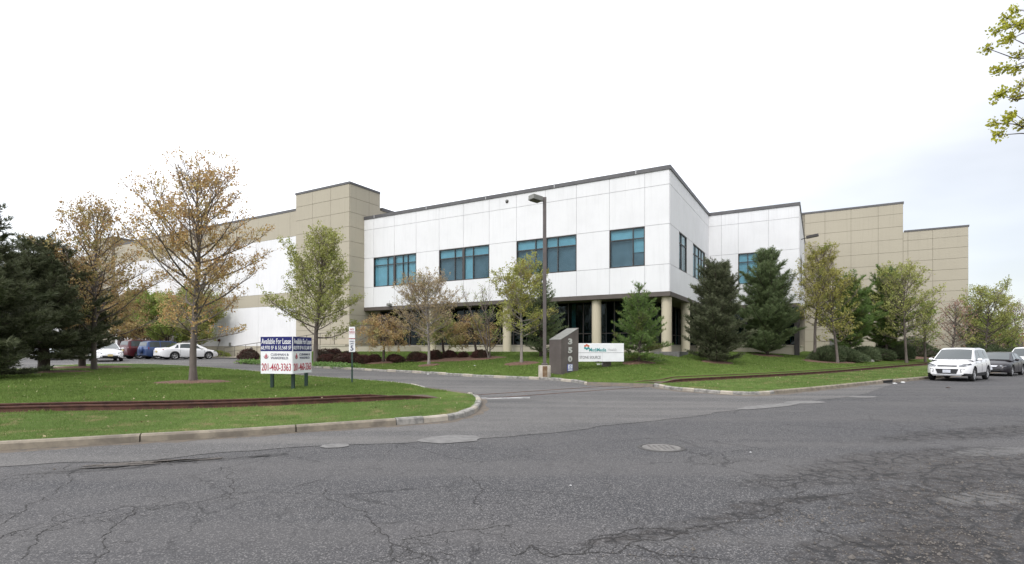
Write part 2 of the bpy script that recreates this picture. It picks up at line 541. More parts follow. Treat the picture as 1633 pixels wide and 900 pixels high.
def lawn_mat(name, g1, g2, dry, dry_amt, dry_scale=0.8):
    m, n, l, p = new_mat(name); t = NT(m); pos = t.pos()
    st = t.mapping(pos, (1, 1, 1))
    f1 = t.noise(st, 0.22, 3, 0.5); f2 = t.noise(st, 9, 5, 0.7); f3 = t.noise(st, dry_scale, 5, 0.7, 0.4); f4 = t.noise(st, 60, 2, 0.7)
    c = t.mix(t.ramp(f1, (0.38, 0.62, 0, 1)), g1, g2)
    c = t.mix(t.ramp(f2, (0.35, 0.7, 0, 0.5)), c, tuple(v * 0.5 for v in g1))
    c = t.mix(t.ramp(f3, (0.60 - dry_amt, 0.74 - dry_amt * 0.7, 0, 0.85)), c, dry)
    c = t.mix(t.ramp(f4, (0.3, 0.7, 0.45, 0)), c, tuple(v * 0.35 for v in g1))
    l.new(c, p.inputs['Base Color'])
    p.inputs['Roughness'].default_value = 0.95
    p.inputs['Specular IOR Level'].default_value = 0.1
    l.new(t.bump(f2, 0.8, 0.04), p.inputs['Normal'])
    return m
lawn_mat('lawn', (0.076, 0.124, 0.024), (0.110, 0.165, 0.034), (0.20, 0.21, 0.075), 0.02)
lawn_mat('verge', (0.095, 0.142, 0.036), (0.125, 0.176, 0.050), (0.28, 0.21, 0.12), 0.09, 1.5)

def blade_mat(name, c1, c2, dry, thr):
    m, n, l, p = new_mat(name); t = NT(m)
    geo = t.node('ShaderNodeNewGeometry')
    c = t.mix(geo.outputs['Random Per Island'], c1, c2)
    f1 = t.noise(geo.outputs['Position'], 0.25, 3, 0.5)
    c = t.mix(t.ramp(f1, (0.4, 0.65, 0, 0.5)), c, tuple(v * 1.25 for v in c2))
    f2 = t.noise(geo.outputs['Position'], 1.7, 4, 0.65)
    c = t.mix(t.ramp(f2, (0.50, 0.66, 0, 0.5)), c, tuple(v * 0.55 for v in c1))
    f3 = t.noise(geo.outputs['Position'], 1.1, 5, 0.7, 0.4)
    c = t.mix(t.ramp(f3, (thr, thr + 0.13, 0, 0.85)), c, dry)
    l.new(c, p.inputs['Base Color']); p.inputs['Roughness'].default_value = 0.7
    p.inputs['Specular IOR Level'].default_value = 0.2
    tr = t.node('ShaderNodeBsdfTranslucent'); l.new(c, tr.inputs['Color'])
    mx = t.node('ShaderNodeMixShader'); mx.inputs[0].default_value = 0.3
    l.new(p.outputs[0], mx.inputs[1]); l.new(tr.outputs[0], mx.inputs[2])
    l.new(mx.outputs[0], n['Material Output'].inputs['Surface'])
blade_mat('blade_lawn', (0.108, 0.168, 0.038), (0.170, 0.240, 0.062), (0.28, 0.27, 0.11), 0.57)
blade_mat('blade_verge', (0.110, 0.180, 0.042), (0.175, 0.255, 0.075), (0.34, 0.28, 0.15), 0.52)

# ---- outlines measured on the street level
ISL_A = [(-45, -8.0), (-30, -1.2), (-16.9, 4.4)] + [gp(*q) for q in ((0, 721), (215, 707.5), (350, 700), (465, 692), (600, 682), (655, 678), (700, 674.5), (733, 669), (757, 660.5), (768, 649), (766, 640), (754, 633.5))]
ISL_B = [gp(*q) for q in ((684, 624), (668, 619.5), (649, 616), (595, 611), (496, 603.5), (430, 597.5), (360, 591), (300, 586.5), (240, 583.5), (180, 583), (130, 584), (60, 588), (0, 592))] + [(-62, 8), (-70, -10)]
RIG_A = [gp(*q) for q in ((379, 579.5),)] + [gp(*q) for q in ((430, 583.5), (498, 587), (560, 590), (600, 592.5), (680, 596.5), (760, 602), (858, 606), (895, 608.5), (917, 611), (936, 614.5))]
RIG_B = [gp(*q) for q in ((1042, 617.5), (1058, 621), (1079, 623.5), (1120, 627), (1166, 630.5), (1200, 631.5), (1236, 629.5), (1275, 626), (1316, 622), (1370, 616), (1416, 611), (1470, 606))] + [(45, 45.0), (90, 79), (118, 100)]
isl_a = smooth_line(ISL_A, 0.3); isl_b = smooth_line(ISL_B, 0.5)
rig_a = smooth_line(RIG_A, 0.3); rig_b = smooth_line(RIG_B, 0.3)
tip = [gp(379, 579.5)]
e0, a0 = ea(*tip[0])
back = [xy(e0 - 1.0, a0 + 1.0), xy(e0 - 2.0, a0 + 3), xy(e0 - 2.2, 31.0), xy(-44.0, 32.2), xy(-44.0, 33.6), xy(-44, 110), (60, 150)]
left_poly = isl_a + isl_b
right_poly = rig_a + rig_b + back[::-1]
lawn_left = sheet('lawn_left', inset(left_poly, 0.06), TL, 'lawn')
lawn_right = sheet('lawn_right', inset(right_poly, 0.06), TL, 'lawn', mid=6)
# skirts are the kerbs themselves; the paved sheet runs beneath everything
road = sheet('road', [(-90, -14), (-40, -30), (0, -22), (60, 0), (170, 90), (110, 175), (-20, 150), (-110, 120), (-120, 40)], G0, 'asphalt_road', near=1.2, mid=7, edge=4)
seam = [gp(*q) for q in ((0, 745), (150, 737), (240, 736), (350, 722.5), (500, 713), (600, 708.5), (675, 705), (816, 696.5), (891, 690), (991, 677), (1091, 667), (1166, 655.5), (1256, 646.5), (1316, 637.5), (1370, 631), (1410, 618), (1432, 610))]
seam = smooth_line(seam, 0.25)
sm2 = []
for i, (x, y) in enumerate(seam):
    sm2.append((x + 0.035 * math.sin(i * 1.7) + random.uniform(-.03, .03), y + 0.05 * math.sin(i * 0.9) + random.uniform(-.04, .04)))
seam = sm2
drive_poly = [(-40, -7.0), (-22, 1.0), (-12, 5.2)] + seam + [(25, 33), (8, 50), (-10, 90), (-60, 110), (-105, 70), (-90, 10), (-70, -10)]
drive = sheet('driveway', drive_poly, G0, 'asphalt_drive', near=1.2, mid=7, dz=0.006, edge=0.9)
# far ground
simple('far_ground', (0.09, 0.10, 0.05), 0.95, (0.13, 0.12, 0.08), 0.05)
ms = MB(); ms.lathe([(2600, -0.32), (900, -0.32), (100, -0.32), (0.01, -0.32)], 48, smooth=False)
ms.build('ground', ['far_ground'], kind='structure')

# dark crack ribbons that follow the real ones in the road
simple('crack_tar', (0.022, 0.021, 0.021), 0.95, (0.035, 0.033, 0.031), 8)
CR = [((0, 838), (40, 815), (75, 793), (110, 760), (135, 735)), ((30, 895), (60, 862), (75, 845), (110, 830), (160, 820), (200, 808), (240, 815), (290, 802)),
      ((150, 900), (165, 870), (175, 845), (200, 828), (215, 812)), ((525, 780), (560, 812), (590, 830), (625, 868), (640, 900)),
      ((625, 868), (650, 873), (680, 888), (700, 900)), ((640, 862), (700, 850), (760, 845), (816, 838)),
      ((816, 888), (850, 870), (878, 890), (930, 885), (985, 885), (1000, 870), (1040, 862), (1090, 850), (1140, 838), (1180, 828), (1240, 815), (1245, 826)),
      ((1085, 716), (1130, 728), (1180, 736), (1220, 736), (1270, 748), (1310, 752), (1350, 762), (1375, 758), (1420, 745)),
      ((1265, 770), (1268, 795), (1290, 800), (1330, 790), (1370, 785)), ((1240, 815), (1262, 800)), ((1180, 736), (1140, 740), (1105, 741)),
      ((955, 858), (1010, 845), (1050, 843), (1100, 852)), ((930, 885), (940, 862), (1000, 855)), ((1300, 845), (1345, 862), (1400, 880), (1440, 895)),
      ((200, 700 + 20), (290, 727), (360, 718), (440, 711), (520, 706), (600, 701)), ((350, 745), (372, 770), (380, 800)), ((740, 760), (762, 790), (770, 815)), ((0, 762), (60, 756), (150, 751)),
      ((0, 860), (20, 850), (45, 845)), ((1015, 870), (1050, 885), (1100, 888), (1150, 895)), ((1540, 745), (1580, 752), (1633, 765)), ((1470, 760), (1500, 790), (1530, 800))]
V, F = [], []
def jag(pts, amp, depth):
    """midpoint displacement: a crack with broken corners"""
    for _ in range(depth):
        out = []
        for a, b in zip(pts[:-1], pts[1:]):
            a_, b_ = Vector(a), Vector(b); d = b_ - a_
            m_ = (a_ + b_) / 2 + Vector((-d.y, d.x)) * random.uniform(-amp, amp)
            out += [a, tuple(m_)]
        out.append(pts[-1]); pts = out
    return pts
def ribbon(pts, w0):
    ph = random.random() * 9
    for i, (x, y) in enumerate(pts):
        a = pts[max(0, i - 1)]; b = pts[min(len(pts) - 1, i + 1)]
        d = Vector((b[0] - a[0], b[1] - a[1])); d = d.normalized() if d.length > 1e-6 else Vector((1, 0))
        w = w0 * .85 * (0.2 + abs(math.sin(i * 0.23 + ph)) * random.uniform(.3, 1.5)) * (1 if 0 < i < len(pts) - 1 else 0.1)
        o = random.uniform(-.5, .5) * w
        cx, cy = x - d.y * o, y + d.x * o
        z = float(G0(cx, cy)) + 0.0035
        V.append((cx - d.y * w, cy + d.x * w, z)); V.append((cx + d.y * w, cy - d.x * w, z))
        if i: k = len(V); F.append((k - 4, k - 3, k - 1, k - 2))
for line in CR:
    pts = jag([gp(*q) for q in line], .16, 6 if len(line) < 5 else 5)
    ribbon(pts, .0095 if line[0][0] > 800 and line[0][1] > 740 else .0052)
    for k in range(len(pts) // 14):
        i = random.randrange(len(pts) - 1); a = pts[i]; b = pts[i + 1]
        an = math.atan2(b[1] - a[1], b[0] - a[0]) + random.choice((-1, 1)) * random.uniform(.7, 1.7)
        L = random.uniform(.08, .55)
        side = jag([a, (a[0] + L * math.cos(an), a[1] + L * math.sin(an))], .22, 4)
        ribbon(side, .0024)
        if random.random() < .5:
            e_ = side[-1]; an += random.uniform(-1, 1); ribbon(jag([e_, (e_[0] + L * math.cos(an), e_[1] + L * math.sin(an))], .25, 3), .002)
link('crack', np_mesh('crack', V, [np.array(F)]), road, 'crack_tar', 'stuff')

# potholes along the seam: ragged dark hollows with a crumbled rim
def ragged(name, px, py, rx, ry, mat, dz=.0045, n=34, rot=.35, parent=road):
    x, y = gp(px, py); V = [(x, y, float(G0(x, y)) + dz)]; k = 1.0
    for i in range(n):
        a = 2 * PI * i / n; k = .6 * k + .4 * random.uniform(.45, 1.35)
        u, v = rx * k * math.cos(a), ry * k * math.sin(a)
        q = (x + u * math.cos(rot) - v * math.sin(rot), y + u * math.sin(rot) + v * math.cos(rot)); V.append((q[0], q[1], float(G0(*q)) + dz))
    return link(name, np_mesh(name, V, [np.array([(0, i + 1, (i + 1) % n + 1) for i in range(n)])]), parent, mat)
simple('broken_binder', (0.030, 0.025, 0.022), .95, (0.075, 0.065, 0.058), 30, bump=1.0, bscale=50)
simple('crumbled', (0.115, 0.100, 0.088), .95, (0.05, 0.045, 0.04), 22, bump=.9, bscale=60)
for px, py, rx, ry in ((235, 738, .75, .11), (300, 735, .5, .08), (200, 743, .5, .07)): ragged('worn_patch', px, py, rx, ry, 'crumbled', .009)
for px, py, rx, ry in ((172, 746, .26, .045), (243, 736, .17, .035), (292, 737, .2, .03), (318, 733, .16, .03), (414, 728.5, .17, .035), (265, 733, .1, .02)): ragged('pothole', px, py, rx, ry, 'crack_tar', .0125)
# loose grit where the surface has broken up
simple('grit', (0.16, 0.145, 0.13), .9, (0.07, 0.06, 0.052), 9)
gq = np.random.default_rng(77); GP = []
for px, py, rx, ry, n in ((1560, 860, 1.1, .5, 700), (1590, 790, 1.3, .5, 700), (1450, 880, .9, .3, 380), (1380, 820, 1.0, .3, 300), (1520, 740, 1.6, .35, 320), (240, 738, .9, .14, 160), (1270, 830, .6, .15, 120), (1080, 880, .8, .15, 90)):
    x, y = gp(px, py); Q = gq.normal(size=(n, 2)) * [rx, ry] * .6; c_, s_ = math.cos(.35), math.sin(.35)
    GP.append(np.stack([x + Q[:, 0] * c_ - Q[:, 1] * s_, y + Q[:, 0] * s_ + Q[:, 1] * c_], 1))
GP = np.concatenate(GP); GP = GP[GP[:, 1] > 3.2]; n = len(GP); z = G0(GP[:, 0], GP[:, 1]); rr_ = gq.uniform(.003, .011, n) * (1 + (gq.random(n) > .96) * 1.4)
off_ = np.array([(1, 0, 0), (-.5, .87, 0), (-.5, -.87, 0), (.1, .1, .9)]); V_ = (np.concatenate([GP, z[:, None] + .004], 1)[:, None] + off_[None] * (rr_[:, None, None] * gq.uniform(.7, 1.3, (n, 4, 1)))).reshape(-1, 3)
b_ = (np.arange(n) * 4)[:, None]; F_ = np.concatenate([b_ + np.array([[0, 1, 3]]), b_ + np.array([[1, 2, 3]]), b_ + np.array([[2, 0, 3]])])
link('grit', np_mesh('grit', V_, [F_]), None, 'grit', 'stuff')
# silt in the gutter
def gutter(line, sel, w=.22):
    V, F = [], []; c = 0
    for i, p in enumerate(line):
        if not sel(p): continue
        a, b = Vector(line[max(0, i - 1)]), Vector(line[min(len(line) - 1, i + 1)]); d = (b - a).normalized()
        ww = w * random.uniform(.3, 1.1)
        for o in (-.03, ww): x, y = p[0] + d.y * o, p[1] - d.x * o; V.append((x, y, float(G0(x, y)) + (.02 if o < 0 else .0075)))
        if c: k = len(V); F.append((k - 4, k - 3, k - 1, k - 2))
        c += 1
    return link('gutter_silt', np_mesh('gutter_silt', V, [np.array(F)], smooth=True), None, 'silt', 'structure')
gutter(isl_a, lambda p: -20 < p[0] and p[1] > 0); gutter(rig_b, lambda p: p[0] < 50, .3)

# ---- kerbs, stone by stone
def kerb(name, line, seglen, mats, w=0.16, h=0.15, jit=0.0, label=None, start=0.0, stop=1e9, gap=0.012):
    root = empty(name, (0, 0, 0), kind='structure')
    P = [Vector(p) for p in line]
    S = [0.0]
    for a, b in zip(P[:-1], P[1:]): S.append(S[-1] + (b - a).length)
    def at(s):
        s = min(max(s, 0), S[-1]); i = 0
        import bisect
        i = min(max(bisect.bisect_right(S, s) - 1, 0), len(P) - 2)
        t = (s - S[i]) / max(1e-9, S[i + 1] - S[i])
        j0, j1 = max(0, i - 1), min(len(P) - 1, i + 2)
        return P[i].lerp(P[i + 1], t), (P[j1] - P[j0]).normalized()
    s = start; n = 0
    while s < min(S[-1], stop) - 0.05:
        L = seglen * (random.uniform(0.88, 1.1) if jit else random.uniform(0.97, 1.03))
        e = min(s + L, S[-1], stop)
        k = max(1, int((e - s) / 0.35))
        mb = MB(); rings = []
        dh = random.uniform(-jit, jit); dw = random.uniform(-jit, jit) * 0.5
        for j in range(k + 1):
            q = s + gap / 2 + (e - s - gap) * j / k
            p, d = at(q); nn = Vector((-d.y, d.x))
            z0 = float(G0(p.x, p.y)) - 0.05; zt = z0 + 0.05 + h + dh
            prof = [(0.0 + dw, z0), (0.012 + dw, zt - 0.035), (0.04 + dw, zt - 0.006), (w * .6, zt + 0.002), (w, zt - 0.004), (w, z0)]
            rings.append([(p.x + nn.x * o, p.y + nn.y * o, z) for o, z in prof])
        m = len(rings[0])
        vs = [v for r in rings for v in r]
        fs = [(a * m + b, a * m + b + 1, (a + 1) * m + b + 1, (a + 1) * m + b) for a in range(k) for b in range(m - 1)]
        fs += [tuple(range(m)), tuple(range(k * m, k * m + m))[::-1]]
        mb.add(vs, fs)
        mb.build('kerb_stone', [mats[n % len(mats)]], root)
        s = e; n += 1
    return root
ia = [Vector(p) for p in isl_a]
# split the island kerb: long concrete lengths along the street, then granite setts round the nose
acc = [0.0]
for a, b in zip(isl_a[:-1], isl_a[1:]): acc.append(acc[-1] + math.hypot(b[0] - a[0], b[1] - a[1]))
cut = next(acc[i] for i, p in enumerate(isl_a) if p[1] > 0 and p[0] > gp(602, 682)[0])
seen0 = next(acc[i] for i, p in enumerate(isl_a) if p[0] > -20)
kerb('street_kerb', isl_a, 2.45, ['kerb_concrete'], start=seen0, stop=cut, w=0.17, h=0.15, gap=0.022)
kerb('nose_kerb', isl_a, 0.62, ['granite', 'concrete', 'granite'], start=cut, w=0.17, h=0.15, jit=0.012)
kerb('driveway_kerb', isl_b, 0.9, ['granite', 'concrete'], stop=46, w=0.14, h=0.13, jit=0.012)
kerb('building_kerb', rig_a, 0.62, ['granite', 'granite', 'concrete'], w=0.15, h=0.13, jit=0.012)
accr = [0.0]
for a, b in zip(rig_b[:-1], rig_b[1:]): accr.append(accr[-1] + math.hypot(b[0] - a[0], b[1] - a[1]))
cutr = next(accr[i] for i, p in enumerate(rig_b) if p[0] > gp(1225, 630.5)[0])
kerb('corner_kerb', rig_b, 0.5, ['granite', 'concrete', 'granite'], stop=cutr, w=0.15, h=0.14, jit=0.012)
kerb('far_street_kerb', rig_b, 2.6, ['kerb_concrete'], start=cutr, stop=cutr + 75, w=0.17, h=0.15, gap=0.02)

# ---- railway track
def rail_pts(off):
    base = [(-34, 3.2), (-20, 8.8)] + [tuple(spot(*q)[:2]) for q in ((0, 658), (200, 654), (400, 648.5), (605, 639.5), (735, 632.5))] + [tuple(spot(*q)[:2]) for q in ((975, 616.5), (1100, 608.5), (1260, 599.5))]
    s_ = Vector(base[-1]); d_ = Vector((math.cos(R(36.6)), math.sin(R(36.6))))
    base += [tuple(s_ + d_ * k) for k in (12, 30, 60, 95)]
    ln = smooth_line(base, 0.5)
    out = []
    for i, p in enumerate(ln):
        a, b = Vector(ln[max(0, i - 1)]), Vector(ln[min(len(ln) - 1, i + 1)]); d = (b - a).normalized()
        out.append((p[0] - d.y * off, p[1] + d.x * off))
    return out
xa, xb = gp(748, 632)[0], gp(968, 615)[0]
def rail(name, parent, pts, zoff, flush, xa=0, xb=0):
    prof = [(-.036, 0), (.036, 0), (.036, -.03), (.012, -.042), (.012, -.12), (.06, -.14), (-.06, -.14), (-.012, -.12), (-.012, -.042), (-.036, -.03)]
    vs, fs = [], []; m = len(prof)
    for i, p in enumerate(pts):
        a, b = Vector(pts[max(0, i - 1)]), Vector(pts[min(len(pts) - 1, i + 1)]); d = (b - a).normalized()
        lo_ = float(G0(p[0], p[1])) + .015; hi_ = float(TL(p[0], p[1])) + zoff
        k_ = 0.0 if flush else float(sstep(-.2, 1.7, max(xa - p[0], p[0] - xb)))
        top = lo_ * (1 - k_) + hi_ * k_
        vs += [(p[0] - d.y * o, p[1] + d.x * o, top + z) for o, z in prof]
        if i: fs += [((i - 1) * m + k, (i - 1) * m + (k + 1) % m, i * m + (k + 1) % m, i * m + k) for k in range(m)]
    return MB().add(vs, fs).build(name, ['rust'], parent)
track = empty('railway_track', (0, 0, 0), label='rusty railway track crossing the driveway and running along the verges', cat='railway track')
for off, zf, xa, xb in ((0.0, 0.13, gp(742, 632)[0], gp(1028, 616)[0]), (1.05, 0.09, gp(690, 627)[0], gp(968, 613)[0])):
    L = rail_pts(off)
    rail('rail', track, [p for p in L if p[0] < xa], zf, False, xa, xb)
    rail('rail', track, [p for p in L if xa - .3 <= p[0] <= xb + .3], 0.015, True)
    rail('rail', track, [p for p in L if p[0] > xb], zf * 1.05 if off == 0 else .03, False, xa, xb)
xa, xb = gp(748, 632)[0], gp(1030, 615)[0]
bed = rail_pts(-0.22); bed2 = rail_pts(1.25)
V, F = [], []
for part_ in (lambda x: x < xa - .3, lambda x: x > xb + .4):
    k0 = len(V); c = 0
    for (x0, y0), (x1, y1) in zip(bed, bed2):
        if not part_(x0): continue
        if x0 > xb: x1, y1 = x0 + (x1 - x0) * .72, y0 + (y1 - y0) * .72
        j = random.uniform(-.12, .12); j2 = random.uniform(-.1, .1)
        for t in (0, .33, .67, 1):
            x, y = x0 + (x1 - x0) * t + (j if t == 0 else 0), y0 + (y1 - y0) * t + (j if t == 0 else (j2 if t == 1 else 0))
            V.append((x, y, float(TL(x, y)) + (0.018 if 0 < t < 1 else -0.01)))
        if c:
            k = len(V); F += [(k - 8 + q, k - 7 + q, k - 3 + q, k - 4 + q) for q in range(3)]
        c += 1
link('track_bed', np_mesh('track_bed', V, [np.array(F)], smooth=True), track, 'dirt')

def earth_lip(name, A, B, n=14):
    A, B = Vector(A), Vector(B); d = (B - A).normalized(); o = Vector((d.y, -d.x)); V, F = [], []
    for i in range(n + 1):
        p = A.lerp(B, i / n); w = [(-.2, TL, .0), (.02, TL, .012), (.14 + random.uniform(-.04, .04), G0, .03), (.26 + random.uniform(-.1, .1), G0, .008)]
        for q, f, dz in w:
            x, y = p.x + o.x * q, p.y + o.y * q; V.append((x, y, float(f(x, y)) + dz))
        if i: k = len(V); F += [(k - 8 + j, k - 7 + j, k - 3 + j, k - 4 + j) for j in range(3)]
    me = np_mesh(name, V, [np.array(F)], smooth=True)
    return link(name, me, None, 'silt', 'structure')
earth_lip('earth_edge', rig_a[-1], rig_b[0]); earth_lip('earth_edge', isl_a[-1], isl_b[0])
# ---- verge strip in front of the rails: drier grass
def strip(name, line1, line2, sel, dz, mat, nseg=8):
    """sheet between two measured lines"""
    V, F = [], []; c = 0
    n = min(len(line1), len(line2))
    for (x0, y0), (x1, y1) in zip(line1, line2):
        if not sel(x0): continue
        for t in np.linspace(0, 1, nseg):
            x, y = x0 + (x1 - x0) * t, y0 + (y1 - y0) * t
            V.append((x, y, float(TL(x, y)) + dz))
        if c:
            k = len(V); F += [(k - 2 * nseg + q, k - nseg + q, k - nseg + q + 1, k - 2 * nseg + q + 1) for q in range(nseg - 1)]
        c += 1
    return link(name, np_mesh(name, V, [np.array(F)], smooth=True), None, mat, 'structure')
def nearest_on(line, p):
    a = np.array(line); d = np.hypot(a[:, 0] - p[0], a[:, 1] - p[1]); return tuple(a[int(d.argmin())])
r0 = rail_pts(-0.30)
def verge_poly(lo, hi, kline):
    rr = [p for p in r0 if lo < p[0] < hi][::2]
    out = [p for p in rr]
    k = [p for p in kline if lo < p[0] < hi]
    return k + out[::-1]
vl = [p for p in isl_a if -26 < p[0]] ; vr = [p for p in r0 if -26 < p[0] < xa - .3]
verge_left_poly = inset(vl + vr[::-1], 0.12)
sheet('verge_left', verge_left_poly, TL, 'verge', near=0.6, dz=0.012, edge=0.6)
vl2 = [p for p in rig_b if p[0] < 60]; vr2 = [p for p in r0 if xb + .8 < p[0] < 58]
verge_right_poly = inset(vl2 + vr2[::-1], 0.12)
sheet('verge_right', verge_right_poly, TL, 'verge', near=0.8, dz=0.012, edge=0.8)

# ---- grass blades
def blades(name, poly, n, hmin, hmax, wid, mat, rmax, keep=None):
    P = np.array(poly); lo, hi = P.min(0), P.max(0)
    lo = np.maximum(lo, -rmax); hi = np.minimum(hi, rmax)
    pts = []; need = n
    tot = 0
    while tot < n:
        Q = rng.uniform(lo, hi, (n * 2, 2))
        r = np.hypot(Q[:, 0], Q[:, 1]); d = np.clip((13.0 / r) ** 1.6, 0, 1)
        u = np.abs(Q[:, 0]) / np.maximum(Q[:, 1], .1)
        ok = (rng.random(len(Q)) < d) & (r < rmax) & (u < 1.05) & (Q[:, 1] > 3)
        Q = Q[ok]; Q = Q[in_poly(Q, poly)]
        if keep is not None: Q = Q[keep(Q)]
        pts.append(Q); tot += len(Q)
        if len(Q) == 0: break
    Q = np.concatenate(pts)[:n]
    z = TL(Q[:, 0], Q[:, 1])
    n = len(Q); r = np.hypot(Q[:, 0], Q[:, 1])
    sc = np.clip(r / 14, 0.8, 2.2)
    h = rng.uniform(hmin, hmax, n) * (0.6 + 0.8 * rng.random(n)); az = rng.uniform(0, 2 * PI, n)
    w = wid * sc
    lean = rng.uniform(0.1, 0.7, n) * h; la = rng.uniform(0, 2 * PI, n)
    B = np.stack([Q[:, 0], Q[:, 1], z], 1)
    o = np.stack([np.cos(az) * w, np.sin(az) * w, np.zeros(n)], 1)
    T = B + np.stack([np.cos(la) * lean, np.sin(la) * lean, h], 1)
    V = np.stack([B - o, B + o, T], 1).reshape(-1, 3)
    return link(name, np_mesh(name, V, [np.arange(n * 3).reshape(-1, 3)]), None, mat, 'stuff')
BEDS = []
def off_bed(Q):
    ok = np.ones(len(Q), bool)
    for (cx, cy, rx, ry, rot) in BEDS:
        dx, dy = Q[:, 0] - cx, Q[:, 1] - cy
        u = (dx * math.cos(rot) + dy * math.sin(rot)) / rx; v = (-dx * math.sin(rot) + dy * math.cos(rot)) / ry
        ok &= (u * u + v * v) > 0.95
    e, a = ea(Q[:, 0], Q[:, 1])
    ok &= ~((a > 34.5) & (e < -8.3)) & ~((a > 48.9) & (e < 13))
    rp = np.array(rail_pts(0.62))[::2]
    d = np.min(np.hypot(Q[:, 0, None] - rp[None, :, 0], Q[:, 1, None] - rp[None, :, 1]), axis=1)
    ok &= d > 0.95
    return ok
def mulch_bed(cx, cy, rx, ry, rot=0.0, h=0.06, n=40, parent=None, label=None):
    BEDS.append((cx, cy, rx, ry, rot))
    V, F = [], []; rings = 5
    jit = [random.uniform(-.12, .12) for _ in range(n)]
    for k in range(rings + 1):
        t = k / rings
        for i in range(n):
            a = 2 * PI * i / n; rr = t * (1 + jit[i] * t)
            u, v = rx * rr * math.cos(a), ry * rr * math.sin(a)
            x = cx + u * math.cos(rot) - v * math.sin(rot); y = cy + u * math.sin(rot) + v * math.cos(rot)
            V.append((x, y, float(TL(x, y)) + h * (1 - t * t) + (0.022 if k < rings else -0.02) + random.uniform(-.006, .006)))
    F = [(k * n + i, (k + 1) * n + i, (k + 1) * n + (i + 1) % n, k * n + (i + 1) % n) for k in range(rings) for i in range(n)]
    return link('mulch_bed', np_mesh('mulch_bed', V, [np.array(F)], smooth=True), None, 'mulch', 'structure')

# ---- ironwork and small stains in the street
def disc(name, px, py, r, mat, lab, dz=0.008, ring=True):
    x, y = gp(px, py); z = float(G0(x, y))
    root = empty(name, (x, y, z), label=lab, cat='manhole cover')
    if ring:
        MB().lathe([(r + .07, 0.0), (r + .068, dz), (r + .008, dz + .003), (r + .004, -0.012)], 40).build('rim', ['iron'], root)
        m = MB().lathe([(r, -0.01), (r, dz), (r - .03, dz + .001), (0.001, dz + .001)], 40)
        for i in range(-4, 5):
            for j in range(-4, 5):
                if math.hypot(i, j) * 0.085 < r - .06: m.box(i * .085 - .022, i * .085 + .022, j * .085 - .022, j * .085 + .022, dz, dz + .007)
        m.build('cover', ['cover_iron'], root)
    else:
        MB().lathe([(r, -0.01), (r, dz), (r - .02, dz + .004), (0.001, dz + .004)], 28).build('cover', [mat], root)
    return root
disc('manhole_cover', 1055, 714.5, 0.31, 'iron', 'round iron manhole cover in the middle of the street')
def patchy(px, py, rx, ry, lab, rot=0.35):
    x, y = gp(px, py); n = 22
    V = [(x, y, float(G0(x, y)) + .012)]
    for i in range(n):
        a = 2 * PI * i / n; k = random.uniform(.88, 1.06)
        u, v = rx * k * math.cos(a), ry * k * math.sin(a)
        q = (x + u * math.cos(rot) - v * math.sin(rot), y + u * math.sin(rot) + v * math.cos(rot))
        V.append((q[0], q[1], float(G0(*q)) + .0095))
    o = link('road_patch', np_mesh('road_patch', V, [np.array([(0, i + 1, (i + 1) % n + 1) for i in range(n)])]), road, 'patch')
    o['label'] = lab
patchy(718, 701, .58, .42, 'round pale concrete patch near the seam')
patchy(535, 712, .24, .2, 'small round pale patch near the seam')
patchy(1283, 642, .75, .4, 'pale concrete patch by the far verge')
patchy(1376, 633.5, .55, .3, 'small pale patch by the far verge')
patchy(1225, 648.5, 1.5, .3, 'long pale strip along the seam', .6)
# worn white stop line
xx = [gp(*q) for q in ((765, 637.5), (766, 635), (845, 634.2), (845, 636))]
link('stop_line', np_mesh('stop_line', [(x, y, float(G0(x, y)) + .012) for x, y in xx], [np.array([(0, 1, 2, 3)])]), None, 'white_paint_worn', 'structure')
simple('litter_white', (0.75, 0.75, 0.74), 0.7, (0.6, 0.6, 0.6), 9)
simple('litter_dark', (0.06, 0.04, 0.03), 0.8)
def scrap(px, py, s, mat, lab, cat, f=G0):
    p = spot(px, py, f); m = MB(); n = 7
    top = [(random.uniform(.7, 1.1) * s * math.cos(2 * PI * i / n), random.uniform(.7, 1.1) * s * math.sin(2 * PI * i / n)) for i in range(n)]
    vs = [(0, 0, s * .45)] + [(x, y, random.uniform(.0, .3) * s) for x, y in top] + [(x * .8, y * .8, 0) for x, y in top]
    m.add(vs, [(0, i + 1, (i + 1) % n + 1) for i in range(n)] + [(i + 1, n + i + 1, n + (i + 1) % n + 1, (i + 1) % n + 1) for i in range(n)])
    o = m.build('litter', [mat], None, loc=(p.x, p.y, p.z + .004))
    tag(o, lab, cat)
scrap(1427, 612.5, .11, 'litter_white', 'crumpled white paper bag in front of the storm drain', 'litter')
scrap(1440, 610.5, .10, 'litter_white', 'white scrap lying beside the kerb right of the drain', 'litter')
scrap(1512, 619, .09, 'litter_dark', 'small dark scrap on the street before the white car', 'litter')
scrap(1197, 722.5, .022, 'litter_white', 'tiny white chip on the road right of the manhole', 'litter')
scrap(910, 775, .016, 'litter_white', 'tiny white chip in the middle of the near road', 'litter')
scrap(493, 688, .07, 'litter_dark', 'clump of dead brown leaves against the street kerb', 'litter')
scrap(683, 597.5, .09, 'litter_white', 'white scrap in the driveway gutter below the slim tree', 'litter', G0)
scrap(757, 583.5, .06, 'litter_white', 'white scrap on the grass behind the lamp post', 'litter', TL)
